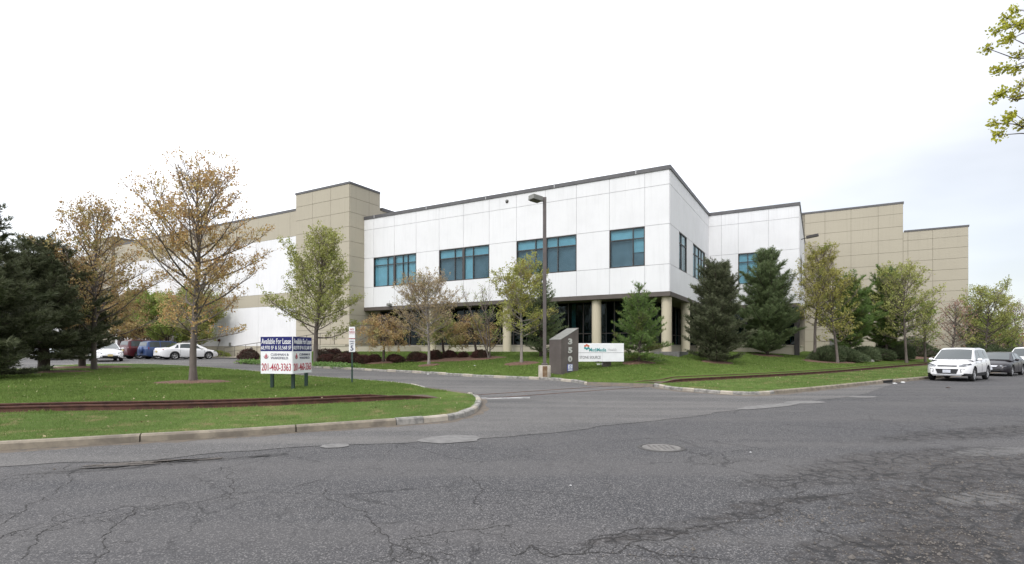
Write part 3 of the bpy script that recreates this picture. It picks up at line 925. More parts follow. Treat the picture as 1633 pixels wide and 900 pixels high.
# storm drain in the far kerb
p = spot(1416, 611, G0); ang = R(36.6)
dr = empty('storm_drain', (p.x, p.y, p.z), ang, label='storm drain inlet with dark opening set in the far kerb', cat='storm drain')
simple('black', (0.012, 0.012, 0.013), 0.9)
MB().box(-.62, .62, -.02, .19, .125, .165).build('lintel', ['kerb_concrete'], dr, bevel=.01)
MB().box(-.55, .55, -.012, .05, .0, .124).build('opening', ['black'], dr)  # solid black block, painting in the shade of the inlet
g = MB()
g.box(-.6, .6, -.42, -.38, .008, .02); g.box(-.6, .6, -.06, -.025, .008, .02)
for i in range(13): g.box(-.6 + i * .098, -.575 + i * .098, -.38, -.06, .008, .018)
g.build('grate', ['iron'], dr)
# ================================================================ BUILDING
def wallmat(name, c, c2, streak=0.25, rough=0.85):
    m, n, l, p = new_mat(name); t = NT(m)
    geo = t.pos(); oi = t.node('ShaderNodeObjectInfo')
    st = t.noise(t.mapping(geo, (3.0, 3.0, 0.25)), 1.4, 5, 0.6)
    bl = t.noise(geo, 0.6, 4, 0.6)
    c_ = t.mix(t.ramp(st, (0.45, 0.8, 0, streak)), c, c2)
    c_ = t.mix(t.ramp(bl, (0.4, 0.75, 0, streak * 0.8)), c_, c2)
    c_ = t.mix(t.math('MULTIPLY', oi.outputs['Random'], 0.10), c_, c2)
    sz = t.node('ShaderNodeSeparateXYZ'); l.new(geo, sz.inputs[0])
    dr_ = t.noise(t.mapping(geo, (4.5, 4.5, 0.12)), 1.6, 5, 0.65)
    grime = t.math('MULTIPLY', t.ramp(dr_, (0.52, 0.74, 0, 0.24)), t.math('MAXIMUM', t.ramp(sz.outputs['Z'], (10.9, 13.2, 0, 1)), t.math('MULTIPLY', t.ramp(sz.outputs['Z'], (5.9, 7.1, 0, 1)), t.ramp(sz.outputs['Z'], (7.1, 7.2, 1, 0)))))
    c_ = t.mix(grime, c_, tuple(v * .72 for v in c2))
    l.new(c_, p.inputs['Base Color']); p.inputs['Roughness'].default_value = rough
    p.inputs['Specular IOR Level'].default_value = 0.25
    l.new(t.bump(t.noise(geo, 55, 3, 0.6), 0.25, 0.006), p.inputs['Normal'])
wallmat('white_wall', (0.76, 0.76, 0.77), (0.60, 0.60, 0.605), .30)
wallmat('beige_wall', (0.430, 0.392, 0.312), (0.37, 0.335, 0.265), .28)
wallmat('beige_low', (0.50, 0.455, 0.37), (0.40, 0.36, 0.29))
wallmat('column_paint', (0.56, 0.50, 0.38), (0.47, 0.42, 0.32), 0.15)
simple('joint_white', (0.50, 0.50, 0.51), 0.9)
simple('joint_beige', (0.255, 0.23, 0.18), 0.9)
simple('roof_trim', (0.085, 0.083, 0.088), 0.5, (0.11, 0.108, 0.11), 2)
simple('trim_brown', (0.085, 0.070, 0.060), 0.55, (0.10, 0.083, 0.072), 2)
simple('roofing', (0.2, 0.2, 0.2), 0.9)
simple('frame_dark', (0.055, 0.048, 0.046), 0.45)
simple('blind', (0.62, 0.62, 0.61), 0.8, (0.52, 0.52, 0.51), 1.2)
simple('pane_lift', (0.30, 0.225, 0.225), 0.8, (0.22, 0.17, 0.17), 1.1)
simple('room_dark', (0.055, 0.06, 0.065), 0.9)
simple('soffit', (0.16, 0.14, 0.12), 0.8)
def glass(name, tint, rough=0.03, refl=1.0):
    m, n, l, p = new_mat(name); n.remove(p); t = NT(m)
    tr = t.node('ShaderNodeBsdfTransparent'); tr.inputs[0].default_value = (*tint, 1)
    gl = t.node('ShaderNodeBsdfGlossy'); gl.inputs['Roughness'].default_value = rough
    gl.inputs['Color'].default_value = (0.80 * refl, 0.95 * refl, 1.0 * refl, 1)
    wv = t.noise(t.pos(), 0.9, 2, 0.5)
    l.new(t.bump(wv, 0.06, 0.05), gl.inputs['Normal'])
    fr = t.node('ShaderNodeFresnel'); fr.inputs['IOR'].default_value = 1.5
    mx = t.node('ShaderNodeMixShader')
    geo = t.node('ShaderNodeNewGeometry')
    back = geo.outputs['Backfacing']
    l.new(t.math('MULTIPLY', fr.outputs[0], t.math('SUBTRACT', 1.0, back)), mx.inputs[0])
    l.new(t.mix(back, (*tint, 1), (1, 1, 1, 1)), tr.inputs[0]); l.new(tr.outputs[0], mx.inputs[1]); l.new(gl.outputs[0], mx.inputs[2])
    l.new(mx.outputs[0], n['Material Output'].inputs['Surface'])
glass('tinted_glass', (0.42, 0.68, 0.78))
glass('dark_glass', (0.14, 0.30, 0.33), 0.03, 0.45)  # reflection colour dimmed to stand in for dark trees mirrored in the glass

E0, A0 = -8.365, 34.89
bx, by = xy(E0, A0)
BZ = 1.2
building = empty('commercial_building', (bx, by, BZ), R(-30), label='long two-storey office and warehouse building with white upper walls and beige towers', cat='building')
PANEL_CACHE = {}
def lx(e): return e - E0
def ly(a): return a - A0
def lz(z): return z - BZ
def panel(face, p0, p1, z0, z1, plane, mat, proud=0.03, gap=0.014, name='wall_panel'):
    """one cast panel. face 'A' looks to -a, 'B' looks to +e (both outward to the street)"""
    w, h = p1 - p0 - 2 * gap, z1 - z0 - 2 * gap
    if w <= 0.03 or h <= 0.03: return
    key = (round(w, 2), round(h, 2), mat, face)
    if key not in PANEL_CACHE:
        m = MB()
        if face == 'A': m.box(-w / 2, w / 2, -proud, 0.02, -h / 2, h / 2)
        else: m.box(-0.02, proud, -w / 2, w / 2, -h / 2, h / 2)
        o = m.build(name, [mat], building)
        PANEL_CACHE[key] = o.data
    else:
        o = bpy.data.objects.new(name, PANEL_CACHE[key]); col.objects.link(o); o.parent = building
    mid = (p0 + p1) / 2
    if face == 'A': o.location = (lx(mid), ly(plane), lz((z0 + z1) / 2))
    else: o.location = (lx(plane), ly(mid), lz((z0 + z1) / 2))
    return o
def core(e0, e1, a0, a1, z0, z1, mat, name='wall'):
    MB().box(lx(e0), lx(e1), ly(a0), ly(a1), lz(z0), lz(z1)).build(name, [mat], building)
def eA(px, a):
    u = (px - 816.5) / FOC; Z = a / (.5 * u + .8660254); return ea(u * Z, Z)[0]
def aB(px, e):
    u = (px - 816.5) / FOC; Z = e / (.8660254 * u - .5); return ea(u * Z, Z)[1]

def window(face, p0, p1, z0, z1, plane, vbars, transom, panes, thick=()):
    """frame > bars, panes, blinds. panes: rows (bottom, top) of 'b' blind / 'd' dark / 'h' half"""
    def B(m, q0, q1, d0, d1, z0_, z1_, mi=0):
        if face == 'A': m.box(lx(q0), lx(q1), ly(plane) + d0, ly(plane) + d1, lz(z0_), lz(z1_), mi)
        else: m.box(lx(plane) - d1, lx(plane) - d0, ly(q0), ly(q1), lz(z0_), lz(z1_), mi)
    root = MB()
    t = .06
    B(root, p0, p0 + t, -.035, .12, z0, z1); B(root, p1 - t, p1, -.035, .12, z0, z1)
    B(root, p0 + t, p1 - t, -.035, .12, z0, z0 + t); B(root, p0 + t, p1 - t, -.035, .12, z1 - t, z1)
    w = root.build('window', ['frame_dark'], building)
    zt = z0 + (z1 - z0) * transom
    m = MB(); B(m, p0 + t, p1 - t, -.012, .07, zt - .03, zt + .03); m.build('transom_bar', ['frame_dark'], w)
    xs = [p0 + t] + list(vbars) + [p1 - t]
    for i, v in enumerate(vbars):
        hw = .11 if i in thick else .03
        m = MB(); B(m, v - hw, v + hw, -.022 if i not in thick else -.034, .075, z0 + t, z1 - t); m.build('mullion', ['frame_dark'], w)
    for r_, (za, zb) in enumerate(((z0 + t, zt), (zt, z1 - t))):
        for i in range(len(xs) - 1):
            k = panes[r_][i]
            m = MB(); B(m, xs[i], xs[i + 1], .03, .036, za, zb); m.build('pane', ['tinted_glass'], w)
            if k in 'bh':
                zc = za if k == 'b' else za + (zb - za) * .5
                m = MB(); B(m, xs[i] + .01, xs[i + 1] - .01, .14, .15, zc, zb); m.build('blind', ['blind'], w)
            if k in 'dh':
                m = MB(); B(m, xs[i] + .01, xs[i + 1] - .01, .20, .21, za, zb if k == 'd' else (za + zb) / 2 + .02); m.build('pane_lift', ['pane_lift'], w)  # grey sheet added behind the dark panes to brighten them
    m = MB(); B(m, p0 + .02, p1 - .02, .9, .92, z0, z1); B(m, p0 - .02, p0, .12, .92, z0, z1); B(m, p1, p1 + .02, .12, .92, z0, z1)
    B(m, p0, p1, .12, .92, z0 - .02, z0); B(m, p0, p1, .12, .92, z1, z1 + .02)
    m.build('room', ['room_dark'], w)

# --- white wing, street face
Z_TR, Z_B, Z_S, Z_H, Z_J, Z_P, Z_T = 5.05, 5.34, 7.13, 9.74, 12.30, 13.26, 13.52
P_ = 2.44
ja = [E0, E0 - 1.61] + [E0 - 1.61 - P_ * k for k in range(1, 11)] + [E0 - 27.19]
win_cols = {1: 0, 3: 1, 4: 1, 6: 2, 7: 2, 9: 3, 10: 3}
for i in range(len(ja) - 1):
    p1, p0 = ja[i], ja[i + 1]
    panel('A', p0, p1, Z_B, Z_S, A0, 'white_wall')
    if i not in win_cols: panel('A', p0, p1, Z_S, Z_H, A0, 'white_wall')
    panel('A', p0, p1, Z_H, Z_J, A0, 'white_wall')
    panel('A', p0, p1, Z_J, Z_P, A0, 'white_wall')
window('A', ja[2], ja[1], Z_S, Z_H, A0, [eA(1009.6, A0)], .71, ('dh', 'bb'))
window('A', ja[5], ja[3], Z_S, Z_H, A0, [eA(854.3, A0), ja[4], eA(889.6, A0)], .71, ('dddd', 'bbbb'), (1,))
window('A', ja[8], ja[6], Z_S, Z_H, A0, [eA(725.6, A0), ja[7], eA(754.8, A0)], .71, ('ddbd', 'bbbb'), (1,))
window('A', ja[11], ja[9], Z_S, Z_H, A0, [eA(618.3, A0), ja[10], eA(642.7, A0), eA(650.5, A0)], .72, ('bbbbb', 'bbbbb'), (1,))
eL = ja[-1]
# --- white wing, east face
AC = A0 + 14.06
jb = [A0, A0 + 2.6, A0 + 5.04, A0 + 7.3, A0 + 9.74, A0 + 12.2, AC]
for i in range(6):
    p0, p1 = jb[i], jb[i + 1]
    panel('B', p0, p1, Z_B, Z_S, E0, 'white_wall')
    if i not in (1, 3, 4): panel('B', p0, p1, Z_S, Z_H, E0, 'white_wall')
    panel('B', p0, p1, Z_H, Z_J, E0, 'white_wall')
    panel('B', p0, p1, Z_J, Z_P, E0, 'white_wall')
window('B', jb[1], jb[2], Z_S, Z_H, E0, [jb[1] + .8], .71, ('hd', 'db'))
window('B', jb[3], jb[5], Z_S, Z_H, E0, [jb[3] + 1.0, jb[4], jb[4] + 1.1], .71, ('bbbb', 'bbbb'))
# --- set-back white face
EC = -1.37
jc = [E0, E0 + 1.07, E0 + 2.42, E0 + 4.76, EC]
for i in range(4):
    p0, p1 = jc[i], jc[i + 1]
    panel('A', p0, p1, Z_B, Z_S, AC, 'white_wall')
    if i != 2: panel('A', p0, p1, Z_S, Z_H, AC, 'white_wall')
    panel('A', p0, p1, Z_H, Z_J, AC, 'white_wall')
    panel('A', p0, p1, Z_J, Z_P, AC, 'white_wall')
window('A', jc[2], jc[3], Z_S, Z_H, AC, [jc[2] + .75, jc[2] + 1.55], .71, ('bbb', 'bbb'))
AD = 67.0
jd = [AC + k * 3.01 for k in range(7)]
for i in range(6):
    panel('B', jd[i], min(jd[i + 1], AD), Z_B, Z_S, EC, 'white_wall')
    if i != 1: panel('B', jd[i], min(jd[i + 1], AD), Z_S, Z_H, EC, 'white_wall')
    panel('B', jd[i], min(jd[i + 1], AD), Z_H, Z_J, EC, 'white_wall'); panel('B', jd[i], min(jd[i + 1], AD), Z_J, Z_P, EC, 'white_wall')
window('B', jd[1], jd[2], Z_S, Z_H, EC, [jd[1] + 1.5], .71, ('dd', 'bb'))
# cores behind the panels (with real window rooms left open)
def ring(e0, e1, z0, z1, a, holes, face='A', th=.14, mat='joint_white'):
    m = MB()
    def bb(q0, q1, za, zb):
        if q1 - q0 < 1e-3 or zb - za < 1e-3: return
        if face == 'A': m.box(lx(q0), lx(q1), ly(a), ly(a + th), lz(za), lz(zb))
        else: m.box(lx(a - th), lx(a), ly(q0), ly(q1), lz(za), lz(zb))
    bb(e0, e1, z0, Z_S); bb(e0, e1, Z_H, z1)
    q = e0
    for h0, h1 in sorted(holes): bb(q, h0, Z_S, Z_H); q = h1
    bb(q, e1, Z_S, Z_H)
    m.build('wall', [mat], building)
ring(eL, E0, Z_B, Z_P, A0, [(ja[2], ja[1]), (ja[5], ja[3]), (ja[8], ja[6]), (ja[11], ja[9])])
ring(A0 + .14, AC, Z_B, Z_P, E0, [(jb[1], jb[2]), (jb[3], jb[5])], 'B')
ring(E0, EC, Z_B, Z_P, AC, [(jc[2], jc[3])])
ring(AC + .14, AD, Z_B, Z_P, EC, [(jd[1], jd[2])], 'B')
# roof slab and parapet trim
MB().prism([(lx(eL), ly(A0 + .2)), (lx(E0 - .2), ly(A0 + .2)), (lx(E0 - .2), ly(AC + .2)), (lx(EC - .2), ly(AC + .2)), (lx(EC - .2), ly(AD)), (lx(eL), ly(AD))], lz(12.6), lz(12.8)).build('roof', ['roofing'], building)
def trim(pts, z0, z1, out, mat='roof_trim', inn=.35, name='parapet_trim'):
    """pts along the face in (e,a), outward on the right-hand side of travel"""
    m = MB()
    n = len(pts); L = []
    for i in range(n):
        dirs = []
        if i > 0: dirs.append((Vector(pts[i]) - Vector(pts[i - 1])).normalized())
        if i < n - 1: dirs.append((Vector(pts[i + 1]) - Vector(pts[i])).normalized())
        nn = Vector((0, 0))
        for d in dirs: nn += Vector((d.y, -d.x))
        if len(dirs) == 2: nn = nn / max(.5, (1 + dirs[0].dot(dirs[1])))
        L.append(nn)
    for i in range(n - 1):
        a, b = Vector(pts[i]), Vector(pts[i + 1])
        ao, bo, ai, bi = a + L[i] * out, b + L[i + 1] * out, a - L[i] * inn, b - L[i + 1] * inn
        q = [(lx(v.x), ly(v.y)) for v in (ao, bo, bi, ai)]
        m.prism(q, lz(z0), lz(z1))
    m.build(name, [mat], building)
trim([(eL + .002, A0), (E0, A0), (E0, AC), (EC, AC), (EC, AD - .003)], Z_P, Z_T, .09)
trim([(eL + .002, A0), (E0, A0), (E0, AC)], Z_TR, Z_B, .07, 'trim_brown', .5, 'soffit_trim')
trim([(E0 + .08, AC), (EC, AC), (EC, AD - .003)], Z_TR, Z_B, .035, 'trim_brown', .5, 'soffit_trim')
MB().box(lx(eL), lx(E0) - .45, ly(A0) + .5, ly(A0) + 3, lz(5.12), lz(5.3)).box(lx(E0) - 3, lx(E0) - .5, ly(A0) + 3, ly(AC), lz(5.12), lz(5.3)).build('soffit', ['soffit'], building)
# floor slab over the recess and an unseen dark core, both added to block light
MB().box(lx(eL) + .02, lx(E0) - .5, ly(A0) + 3.001, ly(AC) + .3, lz(5.13), lz(5.30)).box(lx(eL) + .02, lx(EC) - .5, ly(AC) + .31, ly(AD) - .05, lz(5.13), lz(5.30)).build('floor_slab', ['soffit'], building)
MB().box(lx(eL) + .05, lx(E0) - 3.3, ly(A0) + 3.2, ly(AC) + 1.6, lz(.5), lz(5.12)).box(lx(eL) + .05, lx(EC) - 1.6, ly(AC) + 1.61, ly(AD) - .1, lz(.5), lz(5.12)).build('blocking_core', ['room_dark'], building)
# little clamps on the trim
for e in (eL + 1.3, eL + 7.2, eL + 13.1, eL + 19, eL + 25):
    MB().box(lx(e) - .03, lx(e) + .03, ly(A0) - .115, ly(A0) - .09, lz(Z_P), lz(Z_T) + .02).build('trim_clip', ['joint_white'], building)

# --- ground floor: recessed glazing, low wall, round columns
AG = A0 + 2.0; EG = E0 - 2.0
def glaze(face, p0, p1, plane, z0=1.92, z1=5.12, step=1.22, zbar=2.75):
    def B(m, q0, q1, d0, d1, za, zb):
        if face == 'A': m.box(lx(q0), lx(q1), ly(plane) + d0, ly(plane) + d1, lz(za), lz(zb))
        else: m.box(lx(plane) - d1, lx(plane) - d0, ly(q0), ly(q1), lz(za), lz(zb))
    n = max(1, round((p1 - p0) / step)); st = (p1 - p0) / n
    fr = MB(); B(fr, p0, p1, -.04, .08, z0, z0 + .08); B(fr, p0, p1, -.04, .08, z1 - .08, z1)
    w = fr.build('glazing', ['frame_dark'], building)
    m = MB(); B(m, p0 + .04, p1 - .04, -.02, .06, zbar - .03, zbar + .03); m.build('transom_bar', ['frame_dark'], w)
    for i in range(n + 1):
        q = p0 + i * st; hw = .05 if i % 3 == 0 else .03
        m = MB(); B(m, q - hw, q + hw, -.045, .085, z0 + .08, z1 - .08); m.build('mullion', ['frame_dark'], w)
        if i < n:
            for za, zb in ((z0 + .08, zbar), (zbar, z1 - .08)):
                m = MB(); B(m, q, q + st, .02, .028, za, zb); m.build('pane', ['dark_glass'], w)
            if i % 7 == 2:
                m = MB(); B(m, q + .04, q + st * .3, .5, .52, z0 + .1, z1 - .1); m.build('curtain', ['blind'], w)
    m = MB(); B(m, p0, p1, 3.0, 3.05, z0 - .6, z1); B(m, p0, p1, .1, 3.0, z0 - .62, z0 - .6); m.build('room', ['room_dark'], w)
glaze('A', eL + .02, EG, AG)
glaze('B', AG, AC, EG)
glaze('A', EG + .05, EC - .2, AC + .25, step=1.2)
glaze('B', AC + .3, AC + 7, EC - .25)
def lowwall(face, p0, p1, plane):
    m = MB()
    if face == 'A':
        m.box(lx(p0), lx(p1), ly(plane) - .12, ly(plane) + .3, lz(.4), lz(1.84)); m.box(lx(p0), lx(p1), ly(plane) - .17, ly(plane) + .3, lz(1.842), lz(1.92))
    else:
        m.box(lx(plane) - .3, lx(plane) + .12, ly(p0), ly(p1), lz(.4), lz(1.84)); m.box(lx(plane) - .3, lx(plane) + .17, ly(p0), ly(p1), lz(1.842), lz(1.92))
    m.build('low_wall', ['beige_low'], building)
lowwall('A', eL + .02, EG, AG); lowwall('B', AG + .31, AC + .1, EG)
lowwall('A', EG + .18, EC - .02, AC + .2); lowwall('B', AC + .51, AD, EC - .2)
MB().box(lx(EC) - .35, lx(EC) + .03, ly(AC) - .01, ly(AC) + .3, lz(.5), lz(Z_TR)).build('corner_pier', ['frame_dark'], building)
cols = [(E0 - .31, A0 + .5)]
for k in (2, 5, 8): cols.append((E0 - .31 - P_ * k, A0 + .5))
cols += [(E0 - .31, A0 + .5 + 5.72), (E0 - .31, A0 + .5 + 11.5)]
for e, a in cols:
    MB().lathe([(.33, lz(.6)), (.33, lz(5.12))], 28, c=(lx(e), ly(a), 0)).build('column', ['column_paint'], building)
# concrete pad at the corner
q = [xy(E0 - .9, A0 - .35), xy(E0 + .7, A0 - .35), xy(E0 + .7, A0 + 2.3), xy(E0 - .9, A0 + 2.3)]
MB().prism(q, 1.0, 1.43).build('concrete_pad', ['patch'], None, kind='structure')

# --- beige tower
TA, TE0, TE1, TTOP = A0 - 1.73, -42.62, eL, 16.28
rows = [16.28 - .19, 16.28 - 1.35]
while rows[-1] > 2.2: rows.append(rows[-1] - 1.29)
rows.append(.3)
jt = [TE1, TE1 - 2.36, TE1 - 4.76, TE0]
for i in range(3):
    for za, zb in zip(rows[1:], rows[:-1]): panel('A', jt[i + 1], jt[i], za, zb, TA, 'beige_wall')
TB = A0 + 1.97
for za, zb in zip(rows[1:], rows[:-1]):
    panel('B', TA, TA + 2.3, za, zb, TE1, 'beige_wall'); panel('B', TA + 2.3, TB, za, zb, TE1, 'beige_wall')
core(TE0, TE1, TA, TB, .3, TTOP - .19, 'joint_beige', 'tower_wall')
trim([(TE0, TB), (TE0, TA), (TE1, TA), (TE1, TB)], TTOP - .19, TTOP, .07, inn=.3)
# warehouse body behind, its east side showing above the wing
core(-97, eL - .03, TA + 1.1, AD + 12, .3, 14.6, 'beige_wall', 'warehouse_wall')
trim([(eL - .03, TB + .3), (eL - .03, AD + 12)], 14.6, 14.9, .06)
# --- long warehouse face
GA = TA + .16
def band_rows():
    return [(.3, 1.9, 'beige_wall'), (1.9, 5.8, 'white_wall'), (5.8, 7.0, 'beige_wall'), (7.0, 12.3, 'white_wall'), (12.3, 14.68, 'beige_wall')]
gx = [TE0, TE0 - 1.05]
while gx[-1] > -75: gx.append(gx[-1] - 4.84)
gx[-1] = -77.6
for i in range(len(gx) - 1):
    for za, zb, mt in band_rows():
        panel('A', gx[i + 1], gx[i], za, zb, GA, mt, gap=.010)
core(gx[-1], TE0, GA, GA + 1.4, .3, 14.68, 'joint_beige')
trim([(gx[-1], GA), (TE0, GA)], 14.68, 14.9, .06, inn=.3)
ge = gx[-1]
rr = [15.9 - .2 - 1.3 * k for k in range(12)]
for k in range(11): panel('A', ge - 4.4, ge, rr[k + 1], rr[k], TA - .2, 'beige_wall')
core(ge - 4.4, ge, TA - .2, GA + 3, .3, 15.7, 'joint_beige', 'tower_wall')
trim([(ge - 4.4, GA + 3), (ge - 4.4, TA - .2), (ge, TA - .2), (ge, GA + 3)], 15.7, 15.9, .06, inn=.3)
gy = [ge - 4.4]
while gy[-1] > -95: gy.append(gy[-1] - 4.84)
for i in range(len(gy) - 1):
    for za, zb, mt in band_rows(): panel('A', gy[i + 1], gy[i], za, min(zb, 13.4), GA, mt, gap=.010)
core(gy[-1], ge - 4.4, GA, GA + 1.4, .3, 13.4, 'joint_beige')
# dock doors and a dark doorway in the far part of the long face
simple('door_dark', (0.05, 0.03, 0.03), .6)
for e in (-76.5, -79.6):
    d_ = MB().box(lx(e), lx(e + 1.1), ly(GA) - .25, ly(GA) - .20, lz(.7), lz(3.6)).build('door', ['door_dark'], building)
# --- rear beige block on the right
EE, EF = 7.47, 12.62
re = [16.68 - .2, 16.68 - 1.21]
while re[-1] > 1.9: re.append(re[-1] - 1.306)
re.append(.6)
je = [EE, EE - 2.1, EE - 4.49, EE - 6.88, EC + .05]
for i in range(4):
    for za, zb in zip(re[1:], re[:-1]): panel('A', je[i + 1], je[i], za, zb, AD, 'beige_wall')
rf = [13.7 - .17, 13.7 - 1.05]
while rf[-1] > 1.7: rf.append(rf[-1] - 1.063)
rf.append(.6)
jf = [EF, EF - 2.75, EE + .4, EE]
for i in range(3):
    for za, zb in zip(rf[1:], rf[:-1]): panel('A', jf[i + 1], jf[i], za, zb, AD, 'beige_wall')
core(EC - 6, EE, AD, AD + 30, .6, 16.48, 'joint_beige', 'warehouse_wall')
core(EE + .001, EF, AD + .002, AD + 30, .6, 13.53, 'joint_beige', 'warehouse_wall')
trim([(EC - 6, AD), (EE, AD), (EE, AD + 30)], 16.48, 16.68, .07, inn=.3)
trim([(EE + .1, AD), (EF, AD), (EF, AD + 30)], 13.53, 13.7, .07, inn=.3)
# grey utility louvres at the foot of the rear block
simple('louvre', (0.16, 0.16, 0.155), .6)
for px, z0, z1, w in ((1323, 1.4, 2.75, .95), (1443, 1.4, 2.8, 1.0)):
    e = eA(px, AD)
    MB().box(lx(e), lx(e + w), ly(AD) - .10, ly(AD) - .035, lz(z0), lz(z1)).build('louvre', ['louvre'], building)

# --- fittings hung on the walls: things of their own
def wall_pt(px, py, a):
    u = (px - 816.5) / FOC; Z = a / (.5 * u + .8660254)
    return Vector((u * Z, Z, EYE - (py - 557) / FOC * Z))
simple('metal_grey', (0.22, 0.22, 0.20), .5, metal=.3)
simple('metal_white', (.7, .7, .7), .5)
v = wall_pt(809, 321.5, A0)
t_ = empty('roof_vent', v, R(-30), label='small round dark vent high on the white street wall', cat='vent')
MB().lathe([(.0, -.09), (.12, -.085), (.135, -.03), (.135, .0)], 20, 'y').build('cowl', ['frame_dark'], t_)
MB().lathe([(.0, -.1), (.06, -.097), (.06, -.09)], 14, 'y').build('grille', ['metal_grey'], t_)
v = wall_pt(623.5, 485.5, A0)
t_ = empty('floodlight', v, R(-30), label='grey floodlight mounted low on the white wall above the slim tree', cat='floodlight')
MB().box(-.16, .16, -.42, -.05, -.16, .06).build('housing', ['metal_grey'], t_, bevel=.03)
MB().tube([(0, 0, -.02), (0, -.08, .0)], .04, 8).build('bracket', ['metal_grey'], t_)
MB().tube([(.0, -.2, .06), (.0, -.2, .32)], .012, 6).build('aerial', ['metal_grey'], t_)
# lamp on arm on the set-back side wall
q = xy(EC, AC + 4.0); t_ = empty('wall_lamp', (q[0], q[1], 11.2), R(-30), label='dark box lamp on a short arm above the yellow-green tree', cat='lamp')
MB().tube([(0, 0, 0), (.5, -.05, .1)], .035, 8).build('arm', ['frame_dark'], t_)
Mx = Matrix.Translation((.75, -.1, .16)) @ Matrix.Rotation(R(-8), 4, 'Y')
MB().box(-.32, .62, -.2, .2, -.11, .11, M=Mx).build('lamp_head', ['frame_dark'], t_, bevel=.02)
v = wall_pt(351, 543, GA); t_ = empty('wall_light', v, R(-30), label='small brown light with a cable low on the white warehouse wall', cat='wall light')
MB().box(-.14, .14, -.2, -.03, -.12, .12).build('housing', ['rust'], t_, bevel=.02)
MB().tube([(0, -.05, -.1), (-.4, -.05, -.9), (-.9, -.05, -1.5)], .02, 6).build('cable', ['metal_grey'], t_)
v = wall_pt(368, 550, GA); t_ = empty('utility_box', v, R(-30), label='small grey utility box on the wall by the ramp foot', cat='utility box')
MB().box(-.12, .12, -.15, -.03, -.22, .22).build('case', ['metal_grey'], t_, bevel=.01)

# --- entrance platform, ramp and railing in front of the tower
RA = TA - 1.7
def LP(e, a): return xy(e, a)
ramp = empty('entrance_ramp', (*xy(TE1 - 2, RA), .8), R(-30), label='beige concrete access ramp rising to the platform before the tower', cat='ramp')
oe, oa = TE1 - 2, RA
def rb(m, e0, e1, a0, a1, z0, z1): m.box(e0 - oe, e1 - oe, a0 - oa, a1 - oa, z0 - .8, z1 - .8)
e_foot, e_mid = eA(356, RA), eA(512, RA)
m = MB(); rb(m, e_mid, TE1 + 1.3, RA, TA - .04, .5, 1.86); rb(m, e_mid, TE1 + 1.35, RA - .05, TA - .04, 1.862, 1.98)
m.build('platform', ['beige_low'], ramp)
m = MB()
zf = .72
m.extr_y([(e_foot - oe, zf - .9), (e_mid - .003 - oe, zf - .9), (e_mid - .003 - oe, 1.98 - .8), (e_foot - oe, zf - .8)], 0.0, TA - .3 - RA)
m.build('ramp_slope', ['concrete'], ramp)
simple('rail_paint', (0.11, 0.10, 0.09), .5)
rail_t = empty('ramp_railing', (*xy(oe, RA), .8), R(-30), label='dark metal railing running up the ramp and along the platform', cat='railing')
def rzz(e): return 1.98 if e > e_mid else zf + (1.98 - zf) * (e - e_foot) / (e_mid - e_foot)
pts = []
e = e_foot
while e < TE1 + 1.2:
    z = rzz(e)
    MB().tube([(e - oe, .08, z - .8), (e - oe, .08, z - .8 + 1.0)], .028, 6).build('baluster', ['rail_paint'], rail_t)
    e += 1.75
for h in (1.0, .55):
    MB().tube([(e_foot - oe, .08, zf - .8 + h), (e_mid - oe, .08, 1.98 - .8 + h), (TE1 + 1.2 - oe, .08, 1.98 - .8 + h)], .03 if h > .9 else .02, 6).build('handrail', ['rail_paint'], rail_t)
# retaining curve wall from the platform towards the wing
q0, q1 = xy(TE1 + 1.3, RA), xy(TE1 + 5, AG - .3)
m = MB(); P0 = Vector(q0); P1 = Vector(xy(TE1 + 3.2, RA + .4)); P2 = Vector(q1); N = 10
ln = [(1 - t) ** 2 * P0 + 2 * t * (1 - t) * P1 + t * t * P2 for t in [i / N for i in range(N + 1)]]
for i in range(N):
    a, b = ln[i], ln[i + 1]; d = (b - a).normalized(); nn = Vector((-d.y, d.x)) * .2
    m.prism([tuple(a), tuple(b), tuple(b + nn), tuple(a + nn)], .6, 1.82)
o = m.build('retaining_wall', ['beige_low']); tag(o, 'low beige retaining wall curving from the platform to the glazed wing', 'wall')
# bollard
p = spot(401, 571, G0)
bo = empty('bollard', (p.x, p.y, p.z), label='dark bollard light standing by the foot of the ramp', cat='bollard')
MB().lathe([(.16, 0), (.16, .85), (.14, .9)], 16).build('post', ['frame_dark'], bo)
MB().lathe([(.17, .86), (.18, .98), (.12, 1.06), (.001, 1.08)], 16).build('cap', ['frame_dark'], bo)
# pale pavement at the foot of the warehouse
sheet('pavement', [xy(e_foot + 14, RA - .2), xy(e_foot + 12, RA - 1.6), xy(e_foot - 3, RA - 1.6), xy(-74, RA - 1.6), xy(-74, GA - .05), xy(e_foot + 12, GA - .1)], G0, 'concrete', near=2, dz=.10, edge=3)
